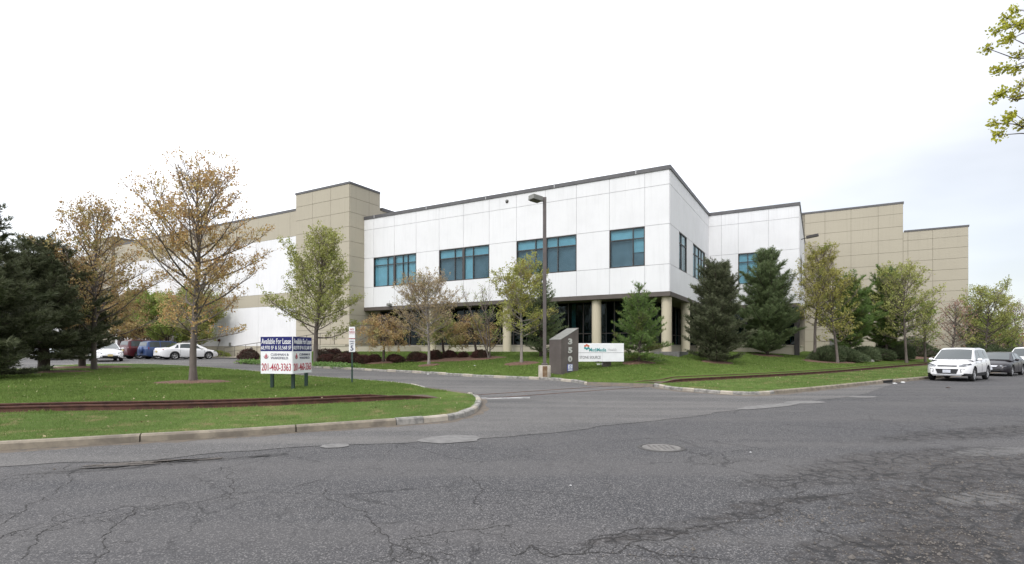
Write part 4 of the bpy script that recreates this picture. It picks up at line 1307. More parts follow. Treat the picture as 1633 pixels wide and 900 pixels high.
# ================================================================ TREES AND SHRUBS
leaf_mat('leaf_red_bud', (0.44, 0.235, 0.095), (0.54, 0.39, 0.17), (0.47, 0.40, 0.16))
leaf_mat('leaf_olive', (0.27, 0.29, 0.08), (0.38, 0.39, 0.13), (0.24, 0.29, 0.08))
leaf_mat('leaf_yellowgreen', (0.28, 0.30, 0.07), (0.38, 0.39, 0.11), (0.30, 0.24, 0.07))
leaf_mat('leaf_gold', (0.27, 0.25, 0.065), (0.37, 0.35, 0.10), (0.22, 0.26, 0.07))
leaf_mat('leaf_fresh', (0.20, 0.27, 0.06), (0.29, 0.36, 0.09), (0.27, 0.26, 0.08))
leaf_mat('leaf_bronze', (0.39, 0.225, 0.11), (0.46, 0.35, 0.16), (0.36, 0.37, 0.14))
leaf_mat('leaf_tan', (0.33, 0.25, 0.14), (0.42, 0.33, 0.19), (0.28, 0.27, 0.10))
leaf_mat('leaf_pink', (0.26, 0.15, 0.12), (0.33, 0.20, 0.15), (0.24, 0.18, 0.10))
leaf_mat('leaf_maple_near', (0.36, 0.38, 0.04), (0.47, 0.47, 0.06), (0.30, 0.27, 0.05), 0.35)
leaf_mat('needle_dark', (0.054, 0.068, 0.032), (0.15, 0.165, 0.095), (0.066, 0.084, 0.038), 0.22)
leaf_mat('needle_mid', (0.100, 0.142, 0.055), (0.195, 0.25, 0.12), (0.12, 0.155, 0.06), 0.3)
leaf_mat('needle_light', (0.105, 0.175, 0.045), (0.17, 0.26, 0.075), (0.17, 0.165, 0.05), 0.3)
leaf_mat('leaf_barberry', (0.052, 0.024, 0.020), (0.092, 0.042, 0.034), (0.040, 0.036, 0.018), 0.1)
leaf_mat('leaf_juniper', (0.050, 0.075, 0.034), (0.125, 0.155, 0.078), (0.055, 0.08, 0.035), 0.1)
leaf_mat('leaf_cover', (0.11, 0.20, 0.05), (0.17, 0.28, 0.08), (0.20, 0.28, 0.12), 0.2)
simple('bark_grey', (0.15, 0.125, 0.11), 0.95, (0.11, 0.09, 0.08), 6, bump=.8, bscale=25, stretch=(1, 1, .25))
simple('bark_pale', (0.30, 0.27, 0.24), 0.95, (0.18, 0.16, 0.145), 6, bump=.6, bscale=25, stretch=(1, 1, .3))
simple('twig_bark', (0.26, 0.205, 0.16), 0.9, (0.19, 0.15, 0.12), 3)
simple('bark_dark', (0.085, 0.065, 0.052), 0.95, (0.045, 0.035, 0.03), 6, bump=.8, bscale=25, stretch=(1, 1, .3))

def nrm(v): return v / np.maximum(np.linalg.norm(v, axis=-1, keepdims=True), 1e-9)
def batch_tubes(P0, P1, r0, r1, sides=3):
    """many tapered segments at once -> V, F"""
    P0, P1 = np.asarray(P0, float), np.asarray(P1, float)
    r0, r1 = np.asarray(r0, float), np.asarray(r1, float)
    d = nrm(P1 - P0)
    a = np.where(np.abs(d[:, 2:3]) < 0.9, np.array([[0, 0, 1.0]]), np.array([[1.0, 0, 0]]))
    x = nrm(np.cross(d, a)); y = np.cross(d, x)
    V = []
    for k in range(sides):
        t = 2 * PI * k / sides
        o = math.cos(t) * x + math.sin(t) * y
        V.append(P0 + o * r0[:, None]); V.append(P1 + o * r1[:, None])
    V = np.stack(V, 1)  # n, 2*sides, 3
    n = len(P0); base = (np.arange(n) * 2 * sides)[:, None]
    F = []
    for k in range(sides):
        a_, b_ = 2 * k, 2 * ((k + 1) % sides)
        F.append(np.concatenate([base + a_, base + b_, base + b_ + 1, base + a_ + 1], 1))
    return V.reshape(-1, 3), np.concatenate(F)
def tufts(P, D, n, L, w, spread, g, flat=0.0):
    """n needles at every point, each a slim triangle"""
    P = np.repeat(P, n, 0); D = np.repeat(D, n, 0); m = len(P)
    rv = nrm(g.normal(size=(m, 3)))
    d = nrm(D + rv * spread)
    d[:, 2] *= (1 - flat)
    s = nrm(np.cross(d, nrm(g.normal(size=(m, 3)))))
    LL = L * g.uniform(0.65, 1.15, (m, 1))
    P = P + g.normal(size=(m, 3)) * L * 0.12
    V = np.stack([P - s * w, P + s * w, P + d * LL], 1).reshape(-1, 3)
    return V, np.arange(m * 3).reshape(-1, 3)
def leaves(P, n, size, spread, g, D=None):
    """n diamond leaves round every point"""
    P = np.repeat(P, n, 0); m = len(P)
    P = P + g.normal(size=(m, 3)) * spread
    a = nrm(g.normal(size=(m, 3)) + (0 if D is None else np.repeat(D, n, 0) * 1.2)); b = nrm(np.cross(a, g.normal(size=(m, 3))))
    s = size * g.uniform(0.6, 1.3, (m, 1))
    c = np.cross(a, b) * s * .18
    V = np.stack([P, P + a * s * .5 + b * s * .36 + c, P + a * s, P + a * s * .5 - b * s * .36 + c], 1).reshape(-1, 3)
    return V, np.arange(m * 4).reshape(-1, 4)

def grow(p, d, L, n, g, up, wob):
    """a wandering shoot: returns n+1 points"""
    pts = [np.array(p, float)]; d = np.array(d, float)
    for i in range(n):
        d = d + np.array([0, 0, up]) / n + g.normal(size=3) * wob
        d = d / np.linalg.norm(d)
        pts.append(pts[-1] + d * L / n)
    return pts, d

def broadleaf(label, cat, px=None, py=None, H=8, Rr=2.5, h0=.25, seed=1, leaf='leaf_olive', bark='bark_grey', r0=.11, nb=34, el=(25, 70), nleaf=3, ls=.06,
              dens=1.0, shape='oval', at=None, multi=1, dx=0.0, spread=.05, name='broadleaf_tree', up=.5, group=None, sparse_top=False, droop=0.0, surf=TL, squash=(1, 1), shoot=.42):
    g = np.random.default_rng(seed)
    base = at if at is not None else spot(px, py, surf)
    root = empty(name, base, label=label, cat=cat, group=group)
    T0, T1, RA, RB = [], [], [], []     # thick wood
    S0, S1, SA, SB = [], [], [], []     # twigs
    tips, tipd = [], []
    for mtr in range(multi):
        lean = np.array([dx + (g.normal() * .18 if multi > 1 else g.normal() * .012), (g.normal() * .18 if multi > 1 else g.normal() * .012), 1.0])
        rr0 = r0 / math.sqrt(multi)
        tp = [np.array([g.normal() * .08 * (multi > 1), g.normal() * .08 * (multi > 1), -.08])]
        NT_ = 12; d = lean / np.linalg.norm(lean)
        for i in range(NT_):
            d = d + g.normal(size=3) * .035; d[2] = abs(d[2]) + .05; d = d / np.linalg.norm(d)
            tp.append(tp[-1] + d * (H * 1.0 / NT_))
        sc = H / max(.1, tp[-1][2]); tp = [np.array([q[0], q[1], q[2] * sc]) for q in tp]
        tr = lambda t: rr0 * (1 - t) ** .75 + .012
        for i in range(NT_):
            T0.append(tp[i]); T1.append(tp[i + 1]); f = 1.35 if i == 0 else 1
            RA.append(tr(i / NT_) * f); RB.append(tr((i + 1) / NT_))
        def trunk_at(t):
            q = t * NT_; i = min(int(q), NT_ - 1); f = q - i
            return tp[i] * (1 - f) + tp[i + 1] * f
        nbm = nb // multi
        for k in range(nbm):
            t = h0 + (0.97 - h0) * ((k + g.random() * .8) / nbm) ** 0.85
            s = (t - h0) / (1 - h0)
            if shape == 'oval': env = math.sin(PI * min(1, (0.16 + s * .84))) ** .7 * (1 - .25 * s)
            elif shape == 'cone': env = (1 - s) ** .75 * .95 + .08
            elif shape == 'vase': env = .45 + .55 * math.sin(PI * min(1, .25 + .65 * s))
            elif shape == 'round': env = math.sqrt(max(.03, 1 - (2 * s - .95) ** 2))
            elif shape == 'umbrella': env = .55 + .45 * math.sin(PI * min(1, s + .2))
            az = k * 2.39996 + g.normal() * .35
            elev = R(el[0] + (el[1] - el[0]) * s + g.normal() * 6)
            L = Rr * env * g.uniform(.75, 1.12) / max(.55, math.cos(elev) ** .6)
            L = min(L, max(.35, H * (1.03 - t) * 1.25 + .25 * Rr))
            dr = np.array([math.cos(az) * math.cos(elev) * squash[0], math.sin(az) * math.cos(elev) * squash[1], math.sin(elev)])
            pts, _ = grow(trunk_at(t), dr, L, 6, g, up - droop * 1.6, .07)
            rb = min(tr(t) * .5, .008 + .010 * L)
            for i in range(6):
                T0.append(pts[i]); T1.append(pts[i + 1]); RA.append(rb * (1 - i / 7) + .004); RB.append(rb * (1 - (i + 1) / 7) + .004)
            ns = max(3, int(6.5 * L * dens ** .5))
            for j in range(ns):
                q = .18 + .82 * (j + g.random() * .7) / ns
                i = min(int(q * 6), 5); f = q * 6 - i
                p0 = pts[i] * (1 - f) + pts[i + 1] * f
                db = nrm(pts[i + 1] - pts[i])
                side = nrm(np.cross(db, [0, 0, 1.0])) * (1 if j % 2 else -1)
                d2 = nrm(db * .8 + side * .75 + np.array([0, 0, .3 - droop]) + g.normal(size=3) * .18)
                L2 = min(shoot * L * (1.05 - q * .65), 1.5) * g.uniform(.7, 1.2) + .15
                p2, _ = grow(p0, d2, L2, 4, g, .5 * up - droop * 1.5, .1)
                for i2 in range(4):
                    S0.append(p2[i2]); S1.append(p2[i2 + 1]); SA.append(.009 - .0015 * i2); SB.append(.0075 - .0015 * i2)
                nt = max(2, int(L2 * 8.5 * dens))
                for m_ in range(nt):
                    q2 = .2 + .8 * (m_ + g.random()) / nt; i2 = min(int(q2 * 4), 3); f2 = q2 * 4 - i2
                    p3 = p2[i2] * (1 - f2) + p2[i2 + 1] * f2
                    d3 = nrm(nrm(p2[i2 + 1] - p2[i2]) + g.normal(size=3) * .6 + np.array([0, 0, .25 - droop * 1.3]))
                    L3 = g.uniform(.12, .38)
                    e3 = p3 + d3 * L3
                    S0.append(p3); S1.append(e3); SA.append(.0045); SB.append(.003)
                    tips += [e3, p3 + d3 * L3 * .55]; tipd += [d3, d3]
    T0, T1 = np.array(T0), np.array(T1); S0, S1 = np.array(S0), np.array(S1); tips, tipd = np.array(tips), np.array(tipd)
    kz = (H - .05) / np.percentile(tips[:, 2], 99.9)
    for A_ in (T0, T1, S0, S1, tips): A_[:, 2] *= kz
    V, F = batch_tubes(T0, T1, RA, RB, 7)
    link('trunk', np_mesh('trunk', V, [F], smooth=True), root, bark)
    V, F = batch_tubes(S0, S1, SA, SB, 3)
    link('twigs', np_mesh('twigs', V, [F]), root, 'twig_bark', 'stuff')
    fld = sum(np.sin(tips @ (nrm(g.normal(size=3)) * g.uniform(4.5, 9.0)) + g.uniform(0, 6)) for _ in range(5))
    keep = (fld + g.normal(size=len(fld)) * .5) > -.55
    tips, tipd = tips[keep], tipd[keep]
    V, F = leaves(tips, nleaf, ls, spread, g, tipd)
    link('crown', np_mesh('crown', V, [F]), root, leaf)
    return root

def conifer(label, px=None, py=None, H=7, Rr=2.0, h0=.05, seed=1, needle='needle_mid', r0=.11, gap=.38, nbw=6, el=(2, 45), L=.13, w=.010, nn=9, dens=1.0, at=None,
            name='pine_tree', cat='pine tree', top_gap=0.0, irregular=.2, group=None, power=.85, clump=1.0, dx=0):
    g = np.random.default_rng(seed)
    base = at if at is not None else spot(px, py)
    root = empty(name, base, label=label, cat=cat, group=group)
    T0, T1, RA, RB, P, D = [], [], [], [], [], []
    NT_ = 10; tp = [np.array([0, 0, -.1])]
    for i in range(NT_): tp.append(np.array([g.normal() * .03 + dx * (i + 1) / NT_ * H, g.normal() * .03, (i + 1) * H / NT_]))
    for i in range(NT_):
        T0.append(tp[i]); T1.append(tp[i + 1]); RA.append(r0 * (1 - i / NT_) + .012); RB.append(r0 * (1 - (i + 1) / NT_) + .012)
    # leader shoots
    z = H * h0 + .1
    wh = 0
    while z < H - .25:
        s = z / H
        if top_gap and s > 1 - top_gap and s < 1 - top_gap * .45: z += .1; continue
        q = s * NT_; i = min(int(q), NT_ - 1); c = tp[i] * (1 - (q - i)) + tp[i + 1] * (q - i)
        nb_ = nbw if s < .8 else max(3, nbw - 2)
        off = g.random() * 6
        for k in range(nb_):
            sl = (s - h0) / (1 - h0)
            prof = (1 - sl) ** power * min(1, .62 + sl * 2.2)
            Lb = Rr * prof * g.uniform(1 - irregular * 1.6, 1 + irregular) + .12
            az = off + 2 * PI * k / nb_ + g.normal() * .2
            elev = R(el[0] + (el[1] - el[0]) * s + g.normal() * 6)
            d0 = np.array([math.cos(az) * math.cos(elev), math.sin(az) * math.cos(elev), math.sin(elev)])
            pts, dl = grow(c + np.array([0, 0, g.normal() * .06]), d0, Lb, 5, g, .35, .05)
            rb = .010 + .012 * Lb
            for i2 in range(5):
                T0.append(pts[i2]); T1.append(pts[i2 + 1]); RA.append(rb * (1 - i2 / 6)); RB.append(rb * (1 - (i2 + 1) / 6))
            ns = max(2, int(Lb / (.17 / dens)))
            for j in range(ns + 1):
                t = .12 + .88 * j / ns
                i2 = min(int(t * 5), 4); f = t * 5 - i2
                p0 = pts[i2] * (1 - f) + pts[i2 + 1] * f; db = nrm(pts[i2 + 1] - pts[i2])
                for sgn in ((-1, 1) if j < ns else (0,)):
                    sd_ = nrm(np.cross(db, [0, 0, 1.0])) * sgn
                    d2 = nrm(db * .75 + sd_ * .8 + np.array([0, 0, .22]) + g.normal(size=3) * .2)
                    L2 = (.16 + .34 * Lb * (1 - t) ** .7 * min(1, t * 3 + .2)) * g.uniform(.7, 1.15)
                    nk = max(1, int(L2 / .10))
                    for m_ in range(nk):
                        P.append(p0 + d2 * L2 * (m_ + .6) / nk); D.append(d2)
                    T0.append(p0); T1.append(p0 + d2 * L2); RA.append(.006); RB.append(.004)
        z += gap * (1.15 - .45 * s) * g.uniform(.85, 1.15); wh += 1
    tip = tp[-1]
    for k in range(10): P.append(tip - np.array([0, 0, .07 * k])); D.append(np.array([0, 0, 1.0]))
    P, D = np.array(P), np.array(D); T0, T1 = np.array(T0), np.array(T1)
    kz = (H - L) / P[:, 2].max()
    for A_ in (P, T0, T1): A_[:, 2] *= kz
    V, F = batch_tubes(T0, T1, RA, RB, 6 if r0 > .1 else 5)
    link('trunk', np_mesh('trunk', V, [F], smooth=True), root, 'bark_dark' if needle != 'needle_light' else 'bark_grey')
    V, F = tufts(P, D, nn, L, w, .75 * clump, g)
    link('crown', np_mesh('crown', V, [F]), root, needle)
    return root

def hpx(px, py, ytop, f=TL):
    """height of something standing at (px,py) whose top is seen at ytop"""
    p = spot(px, py, f)
    return (py - ytop) / FOC * p.y, p
def wpx(px, py, w): return w / FOC * spot(px, py).y

# ---- left lawn
H_, p_ = hpx(308, 610, 247)
broadleaf('tall maple with rust-red spring buds on the left lawn beside the lease sign', 'tree', at=p_, H=H_, Rr=3.35, h0=.21, seed=11, leaf='leaf_red_bud', r0=.12, nb=54, el=(4, 62), nleaf=4, ls=.075, dens=.72, shape='oval', spread=.04, name='maple_tree', shoot=.40)
mulch_bed(p_.x, p_.y, 1.35, .85, .3)
H_, p_ = hpx(150, 590, 316)
broadleaf('thin russet maple rising behind the dark pines', 'tree', at=p_, H=H_, Rr=4.2, h0=.18, seed=23, leaf='leaf_bronze', r0=.12, nb=44, el=(12, 70), nleaf=4, ls=.10, dens=.6, shape='cone', spread=.07, name='maple_tree')
H_, p_ = hpx(20, 606, 335)
p_ = p_ - Vector((1.6, 0, 0))
conifer('huge dark pine cut by the left edge of the view', at=on(p_.x, p_.y), H=8.3, Rr=3.0, h0=.03, seed=31, needle='needle_dark', r0=.2, gap=.42, nbw=7, L=.22, w=.016, nn=11, el=(-4, 40), irregular=.22)
H_, p_ = hpx(69, 594, 366)
conifer('broad dark pine with a bare lower trunk and mulch ring on the left lawn', at=p_, H=H_, Rr=3.0, h0=.11, seed=32, needle='needle_dark', r0=.24, gap=.42, nbw=7, L=.22, w=.016, nn=11, el=(-8, 42), irregular=.25, power=.55)
mulch_bed(p_.x, p_.y, 2.0, 1.1, .4)
H_, p_ = hpx(131, 586, 408)
conifer('smaller dark pine nearest the white sedan facing the street', at=p_, H=H_, Rr=2.2, h0=.14, seed=33, needle='needle_dark', r0=.17, gap=.42, nbw=6, L=.22, w=.016, nn=11, el=(-6, 42), irregular=.25, power=.6)
mulch_bed(p_.x + .6, p_.y, 2.0, 1.0, .4)
# pears in front of the warehouse wall, behind the cars
ge_ = [(204, 'leaf_bronze', 0), (238, 'leaf_bronze', 1), (268, 'leaf_fresh', 2), (308, 'leaf_olive', 3)]
labs = ['bronze-budded pear tree behind the maroon car', 'bronze and green pear tree behind the blue car', 'fresh green pear tree behind the white side-on sedan', 'olive green pear tree behind the trunk of the tall maple']
for px, lf, k in ge_:
    e = eA(px, TA - 3.0); q = xy(e, TA - 3.0)
    broadleaf(labs[k], 'tree', at=on(*q, G0), H=6.9 + .4 * (k % 2), Rr=3.9, h0=.22, seed=40 + k, leaf=lf, r0=.15, nb=45, el=(14, 70), nleaf=6, ls=.16, dens=.6, shape='oval', multi=3, spread=.1, name='pear_tree', bark='bark_dark', group='pear trees along the warehouse wall')
# ---- in front of the wing
H_, p_ = hpx(504, 580, 362)
broadleaf('olive green pyramidal tree in front of the beige tower', 'tree', at=p_, H=H_, Rr=3.7, h0=.2, seed=51, leaf='leaf_olive', r0=.15, nb=54, el=(12, 68), nleaf=5, ls=.11, dens=.65, shape='cone', spread=.07, name='broadleaf_tree')
H_, p_ = hpx(684, 583, 428)
broadleaf('slim pale-trunked tree with sparse tan buds right of the speed limit sign', 'tree', at=p_, H=H_, Rr=2.6, h0=.26, seed=52, leaf='leaf_tan', r0=.08, nb=44, el=(14, 66), nleaf=3, ls=.08, dens=.75, shape='round', spread=.04, name='broadleaf_tree', bark='bark_pale')
mulch_bed(p_.x, p_.y, .7, .45, .2)
H_, p_ = hpx(832, 580, 405)
broadleaf('yellow-green tree just left of the street lamp', 'tree', at=p_, H=H_, Rr=2.35, h0=.28, seed=53, leaf='leaf_yellowgreen', r0=.08, nb=40, el=(8, 68), nleaf=6, ls=.09, dens=.75, shape='oval', spread=.06, name='broadleaf_tree', bark='bark_pale')
mulch_bed(p_.x, p_.y, 1.1, .7, .2)
H_, p_ = hpx(858, 577, 412)
conifer('dark green pine behind the street lamp and the yellow-green tree', at=p_ + Vector((0.3, 2.2, .2)), H=H_ * 1.02, Rr=1.75, h0=.05, seed=54, needle='needle_mid', gap=.34, nbw=6, L=.13, nn=9, irregular=.2)
weep = [(612, 578, 497, 1.75, 'weeping reddish cherry beside the speed limit sign', 'leaf_bronze'), (708, 568, 500, 1.7, 'olive-red weeping cherry right of the slim pale-trunked tree', 'leaf_olive'),
        (760, 569, 500, 1.7, 'copper weeping cherry near the left-hand round column', 'leaf_bronze')]
for k, (px, py, yt, rr_, lb, lf) in enumerate(weep):
    H_, p_ = hpx(px, py, yt)
    broadleaf(lb, 'tree', at=p_, H=H_, Rr=rr_, h0=.5, seed=60 + k, leaf=lf, r0=.085, nb=34, el=(5, 50), nleaf=6, ls=.085, dens=.95, shape='umbrella', spread=.06, droop=.55, name='weeping_cherry', bark='bark_dark', up=.1, group='weeping cherries along the glazed front')
H_, p_ = hpx(781, 572, 452)
broadleaf('thin greenish sapling with a bare top by the left-hand round column', 'tree', at=p_, H=H_, Rr=1.5, h0=.12, seed=64, leaf='leaf_fresh', r0=.06, nb=26, el=(35, 78), nleaf=2, ls=.07, dens=.7, shape='cone', multi=3, spread=.05, name='broadleaf_tree')
H_, p_ = hpx(1019, 578, 446)
conifer('bright green young white pine in front of the corner column', at=p_, H=H_, Rr=1.75, h0=.03, seed=70, needle='needle_light', r0=.07, gap=.36, nbw=7, L=.16, w=.010, nn=11, el=(0, 48), top_gap=.20, irregular=.16, power=.7)
mulch_bed(p_.x, p_.y, 1.1, .7, .5)
H_, p_ = hpx(1143, 578, 405)
conifer('dense dark pine with a tufted top right of the corner columns', at=p_, H=H_, Rr=2.15, h0=.02, seed=71, needle='needle_dark', r0=.1, gap=.31, nbw=8, L=.19, w=.013, nn=11, el=(14, 55), irregular=.24, power=.36, top_gap=.1)
mulch_bed(p_.x, p_.y, 1.2, .8, .5)
H_, p_ = hpx(1224, 567, 390)
conifer('tall green white pine before the set-back white wall', at=p_, H=H_, Rr=2.95, h0=.03, seed=72, needle='needle_mid', r0=.11, gap=.36, nbw=7, L=.19, w=.012, nn=11, el=(8, 55), irregular=.32, power=.45)
mulch_bed(p_.x, p_.y, 1.6, .9, .5)
H_, p_ = hpx(1299, 575, 389)
broadleaf('yellow-green tree at the near end of the juniper bed', 'tree', at=p_, H=H_, Rr=2.3, h0=.3, seed=73, leaf='leaf_gold', r0=.10, nb=44, el=(8, 68), nleaf=4, ls=.09, dens=1.0, shape='oval', spread=.05, name='broadleaf_tree')
far_ = [('broadleaf', 1336, 569, 425, 1.6, 'leaf_gold', 'bronze-green tree close behind the yellow-green one in the juniper bed'),
        ('pine', 1356, 566, 428, 1.9, 'needle_light', 'green pine above the middle of the juniper bed'),
        ('pine', 1413, 563, 418, 2.1, 'needle_light', 'pine with a low dark trunk before the rear beige wall'),
        ('broadleaf', 1446, 566, 414, 2.2, 'leaf_olive', 'broad olive tree before the step in the rear beige wall'),
        ('broadleaf', 1476, 563, 480, 1.1, 'leaf_fresh', 'low green tree just left of the bare reddish sapling'),
        ('broadleaf', 1517, 560, 478, 1.15, 'leaf_pink', 'nearly bare pinkish sapling at the end of the rear beige wall'),
        ('broadleaf', 1574, 561, 447, 2.3, 'leaf_olive', 'olive tree standing just past the end of the building'),
        ('broadleaf', 1590, 560, 500, 2.0, 'leaf_fresh', 'low green tree behind the dark sedan'),
        ('broadleaf', 1629, 560, 472, 1.6, 'leaf_pink', 'reddish bare tree at the right edge of the view'),
        ('pine', 1553, 559, 486, 2.0, 'needle_dark', 'dark pine in the gap past the building corner')]
for k, (kd, px, py, yt, rr_, mt, lb) in enumerate(far_):
    zz = {0: 38, 1: 42, 2: 45, 3: 42, 4: 44, 5: 40, 6: 44, 7: 47, 8: 50, 9: 52}[k]; rr_ *= 1.3
    u = (px - 816.5) / FOC; q = on(u * zz, zz)
    H_ = (EYE - (yt - 557) / FOC * zz) - q.z
    if kd == 'pine':
        conifer(lb, at=q, H=H_, Rr=rr_, h0=.14, seed=80 + k, needle=mt, r0=.09, gap=.40, nbw=6, L=.19, w=.014, nn=10, el=(5, 52), irregular=.3, power=.42)
    else:
        broadleaf(lb, 'tree', at=q, H=H_, Rr=rr_, h0=.22, seed=80 + k, leaf=mt, r0=.09, nb=44, el=(5, 68), nleaf=1 if mt == 'leaf_pink' else 4, ls=.12, dens=.55, shape='oval', spread=.08, name='broadleaf_tree', bark='bark_grey')

# ---- round barberries, junipers, ground cover
def bush(label, cat, p, rx, ry, rz, leaf, seed, n=2200, ls=.05, group=None, name='bush', flat=False, needles=False):
    g = np.random.default_rng(seed)
    root = empty(name, p, label=label, cat=cat, group=group)
    lob = nrm(g.normal(size=(9, 3))); la = g.uniform(.06, .2, 9)
    def surf(d):
        k = 1 + sum(a * np.clip(d @ l, 0, 1) ** 6 for a, l in zip(la * (2.2 if flat else 1), lob)) - .08
        return k[:, None]
    d = nrm(g.normal(size=(n, 3))); d[:, 2] = np.abs(d[:, 2]) * 1.0 - .25 * g.random(n)
    d = nrm(d)
    P = d * surf(d) * g.uniform(.72, 1.04, (n, 1)) ** .6 * np.array([rx, ry, rz]) + np.array([0, 0, rz * .32 if not flat else rz * .1])
    P[:, 2] = np.maximum(P[:, 2], .02)
    if needles: V, F = tufts(P, nrm(d + np.array([0, 0, .35])), 7, ls * 2.2, ls * .16, .65, g)
    else: V, F = leaves(P, 3, ls, .03, g, d)
    link('foliage', np_mesh('foliage', V, [F]), root, leaf)
    # lumpy dark core added inside the leaves to block light
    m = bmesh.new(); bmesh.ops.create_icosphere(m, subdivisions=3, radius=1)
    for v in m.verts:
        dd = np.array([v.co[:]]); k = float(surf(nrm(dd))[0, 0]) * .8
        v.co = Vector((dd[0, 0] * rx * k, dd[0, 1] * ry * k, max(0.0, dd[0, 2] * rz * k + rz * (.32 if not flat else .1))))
    me = bpy.data.meshes.new('dark_core'); m.to_mesh(me); m.free()
    link('dark_core', me, root, 'bark_dark')
    return root
BR = [(397, 575, 26, 'round barberry beside the bollard left of the lease sign'), (522, 579, 24, 'barberry nearest the right panel of the lease sign'), (546, 581, 26, 'barberry left of the speed limit post, front row'),
      (520, 575, 28, 'dark barberry behind the olive tree trunk'), (533, 573, 20, 'small barberry in the back of the row by the tower'), (553, 575, 20, 'tall barberry behind the speed limit post'),
      (563, 580, 22, 'barberry hidden behind the speed limit post'), (579, 580, 19, 'round barberry just right of the speed limit post'), (596, 578, 18, 'lone round barberry left of the weeping cherry trunk'),
      (629, 576, 20, 'barberry right of the weeping cherry trunk'), (636, 578, 16, 'small low barberry touching the one right of the cherry'), (664, 576, 24, 'broad barberry left of the slim pale trunk'),
      (694, 574, 20, 'rounded barberry right of the slim pale trunk'), (717, 571, 17, 'barberry below the glazing, midway to the left column'), (738, 571, 14, 'smallest barberry below the glazing'),
      (766, 571, 22, 'barberry under the copper weeping cherry')]
for k, (px, py, w, lb) in enumerate(BR):
    p = spot(px, py); r = w / FOC * p.y / 2 * 1.18
    kk = random.uniform(.70, 1.12); bush(lb, 'shrub', p, r * random.uniform(.9, 1.12), r * .95, r * .92 * kk, 'leaf_barberry', 200 + k, n=1300, ls=.06, group='round barberry bushes along the front', name='barberry_bush')
e1_, a1_ = ea(*spot(600, 577)[:2])
for (c0, c1, ry_) in (((382, 576), (470, 578), .8), ((500, 579), (645, 578), .95), ((650, 576), (800, 571), 1.1)):
    q0, q1 = spot(*c0), spot(*c1); c = (q0 + q1) / 2
    mulch_bed(c.x, c.y + .35, (q1 - q0).length / 2 + .4, ry_ + .3, math.atan2(q1.y - q0.y, q1.x - q0.x), h=.04)
q = spot(1385, 573); q0, q1 = spot(1285, 577), spot(1470, 570)
JU = [(1318, 577, 34, 'near end juniper clump beside the yellow-green tree'), (1345, 577, 40, 'large juniper clump second from the tree end'), (1374, 575, 36, 'juniper clump in the middle of the bed behind the stone'),
      (1402, 574, 36, 'juniper clump right of the stone'), (1430, 573, 40, 'wide juniper clump under the broad olive tree'), (1462, 569, 40, 'juniper clump near the white parked car'), (1484, 566, 34, 'last juniper clump behind the white parked car')]
for k, (px, py, w, lb) in enumerate(JU):
    p = spot(px, py); r = w / FOC * p.y / 2 * 1.45
    p = on(p.x + .15, p.y + r * .45)
    bush(lb, 'shrub', p, r, r * .85, r * random.uniform(.52, .74), 'leaf_juniper', 240 + k, n=2600, ls=.085, group='spreading junipers in the bed', name='juniper_bush', flat=True, needles=True)
for (c0, c1, ry_) in (((1296, 578), (1372, 577), 1.0), ((1372, 576), (1490, 568), 1.2)):
    q0, q1 = spot(*c0), spot(*c1); c = (q0 + q1) / 2
    mulch_bed(c.x, c.y + .5, (q1 - q0).length / 2 + .5, ry_ + .3, math.atan2(q1.y - q0.y, q1.x - q0.x), h=.03)
for px, zz, w, lb in ((1572, 44, 3.0, 'dark hedge clump right of the building end'), (1606, 46, 3.4, 'dark hedge clump above the dark sedan'), (1650, 48, 3.8, 'dark hedge clump at the right edge')):
    u = (px - 816.5) / FOC
    bush(lb, 'shrub', on(u * zz, zz), w * .75, 1.2, 1.1, 'leaf_juniper', 250 + px, n=2400, ls=.12, group='hedge past the building end', name='hedge_bush', flat=True, needles=True)
p = spot(362, 573, G0)
bush('low clipped green hedge at the foot of the ramp', 'shrub', on(*xy(eA(345, TA - 1.2), TA - 1.2), G0), 1.5, .5, .55, 'leaf_fresh', 301, n=1500, ls=.07, name='hedge_bush')
simple('stone', (0.33, 0.31, 0.28), .9, (0.2, 0.19, 0.17), 6, bump=.6)
p = spot(1387, 576.5)
m = bmesh.new(); bmesh.ops.create_icosphere(m, subdivisions=2, radius=.3)
for v in m.verts: v.co = Vector((v.co.x * 1.25, v.co.y * .8, v.co.z * .62)) * random.uniform(.88, 1.1)
me = bpy.data.meshes.new('stone'); m.to_mesh(me); m.free()
o = link('stone', me, None, 'stone', loc=p); tag(o, 'grey stone lying at the front of the juniper bed', 'stone')
# ground cover by the kerb
def cover(line, wdt, n, seed):
    g = np.random.default_rng(seed); A = np.array([spot(*q)[:2] for q in line])
    t = g.random(n) * (len(A) - 1); i = t.astype(int); f = (t - i)[:, None]
    i = np.minimum(i, len(A) - 2)
    Q = A[i] * (1 - f) + A[i + 1] * f + g.normal(size=(n, 2)) * wdt
    z = TL(Q[:, 0], Q[:, 1]) + g.random(n) * .16
    return leaves(np.stack([Q[:, 0], Q[:, 1], z], 1), 2, .11, .04, g)
V, F = cover([(503, 583), (560, 586)], .28, 1500, 5); V2, F2 = cover([(386, 578), (470, 582)], .22, 1100, 6)
link('ground_cover', np_mesh('ground_cover', np.concatenate([V, V2]), [np.concatenate([F, F2 + len(V)])]), None, 'leaf_cover', 'stuff')
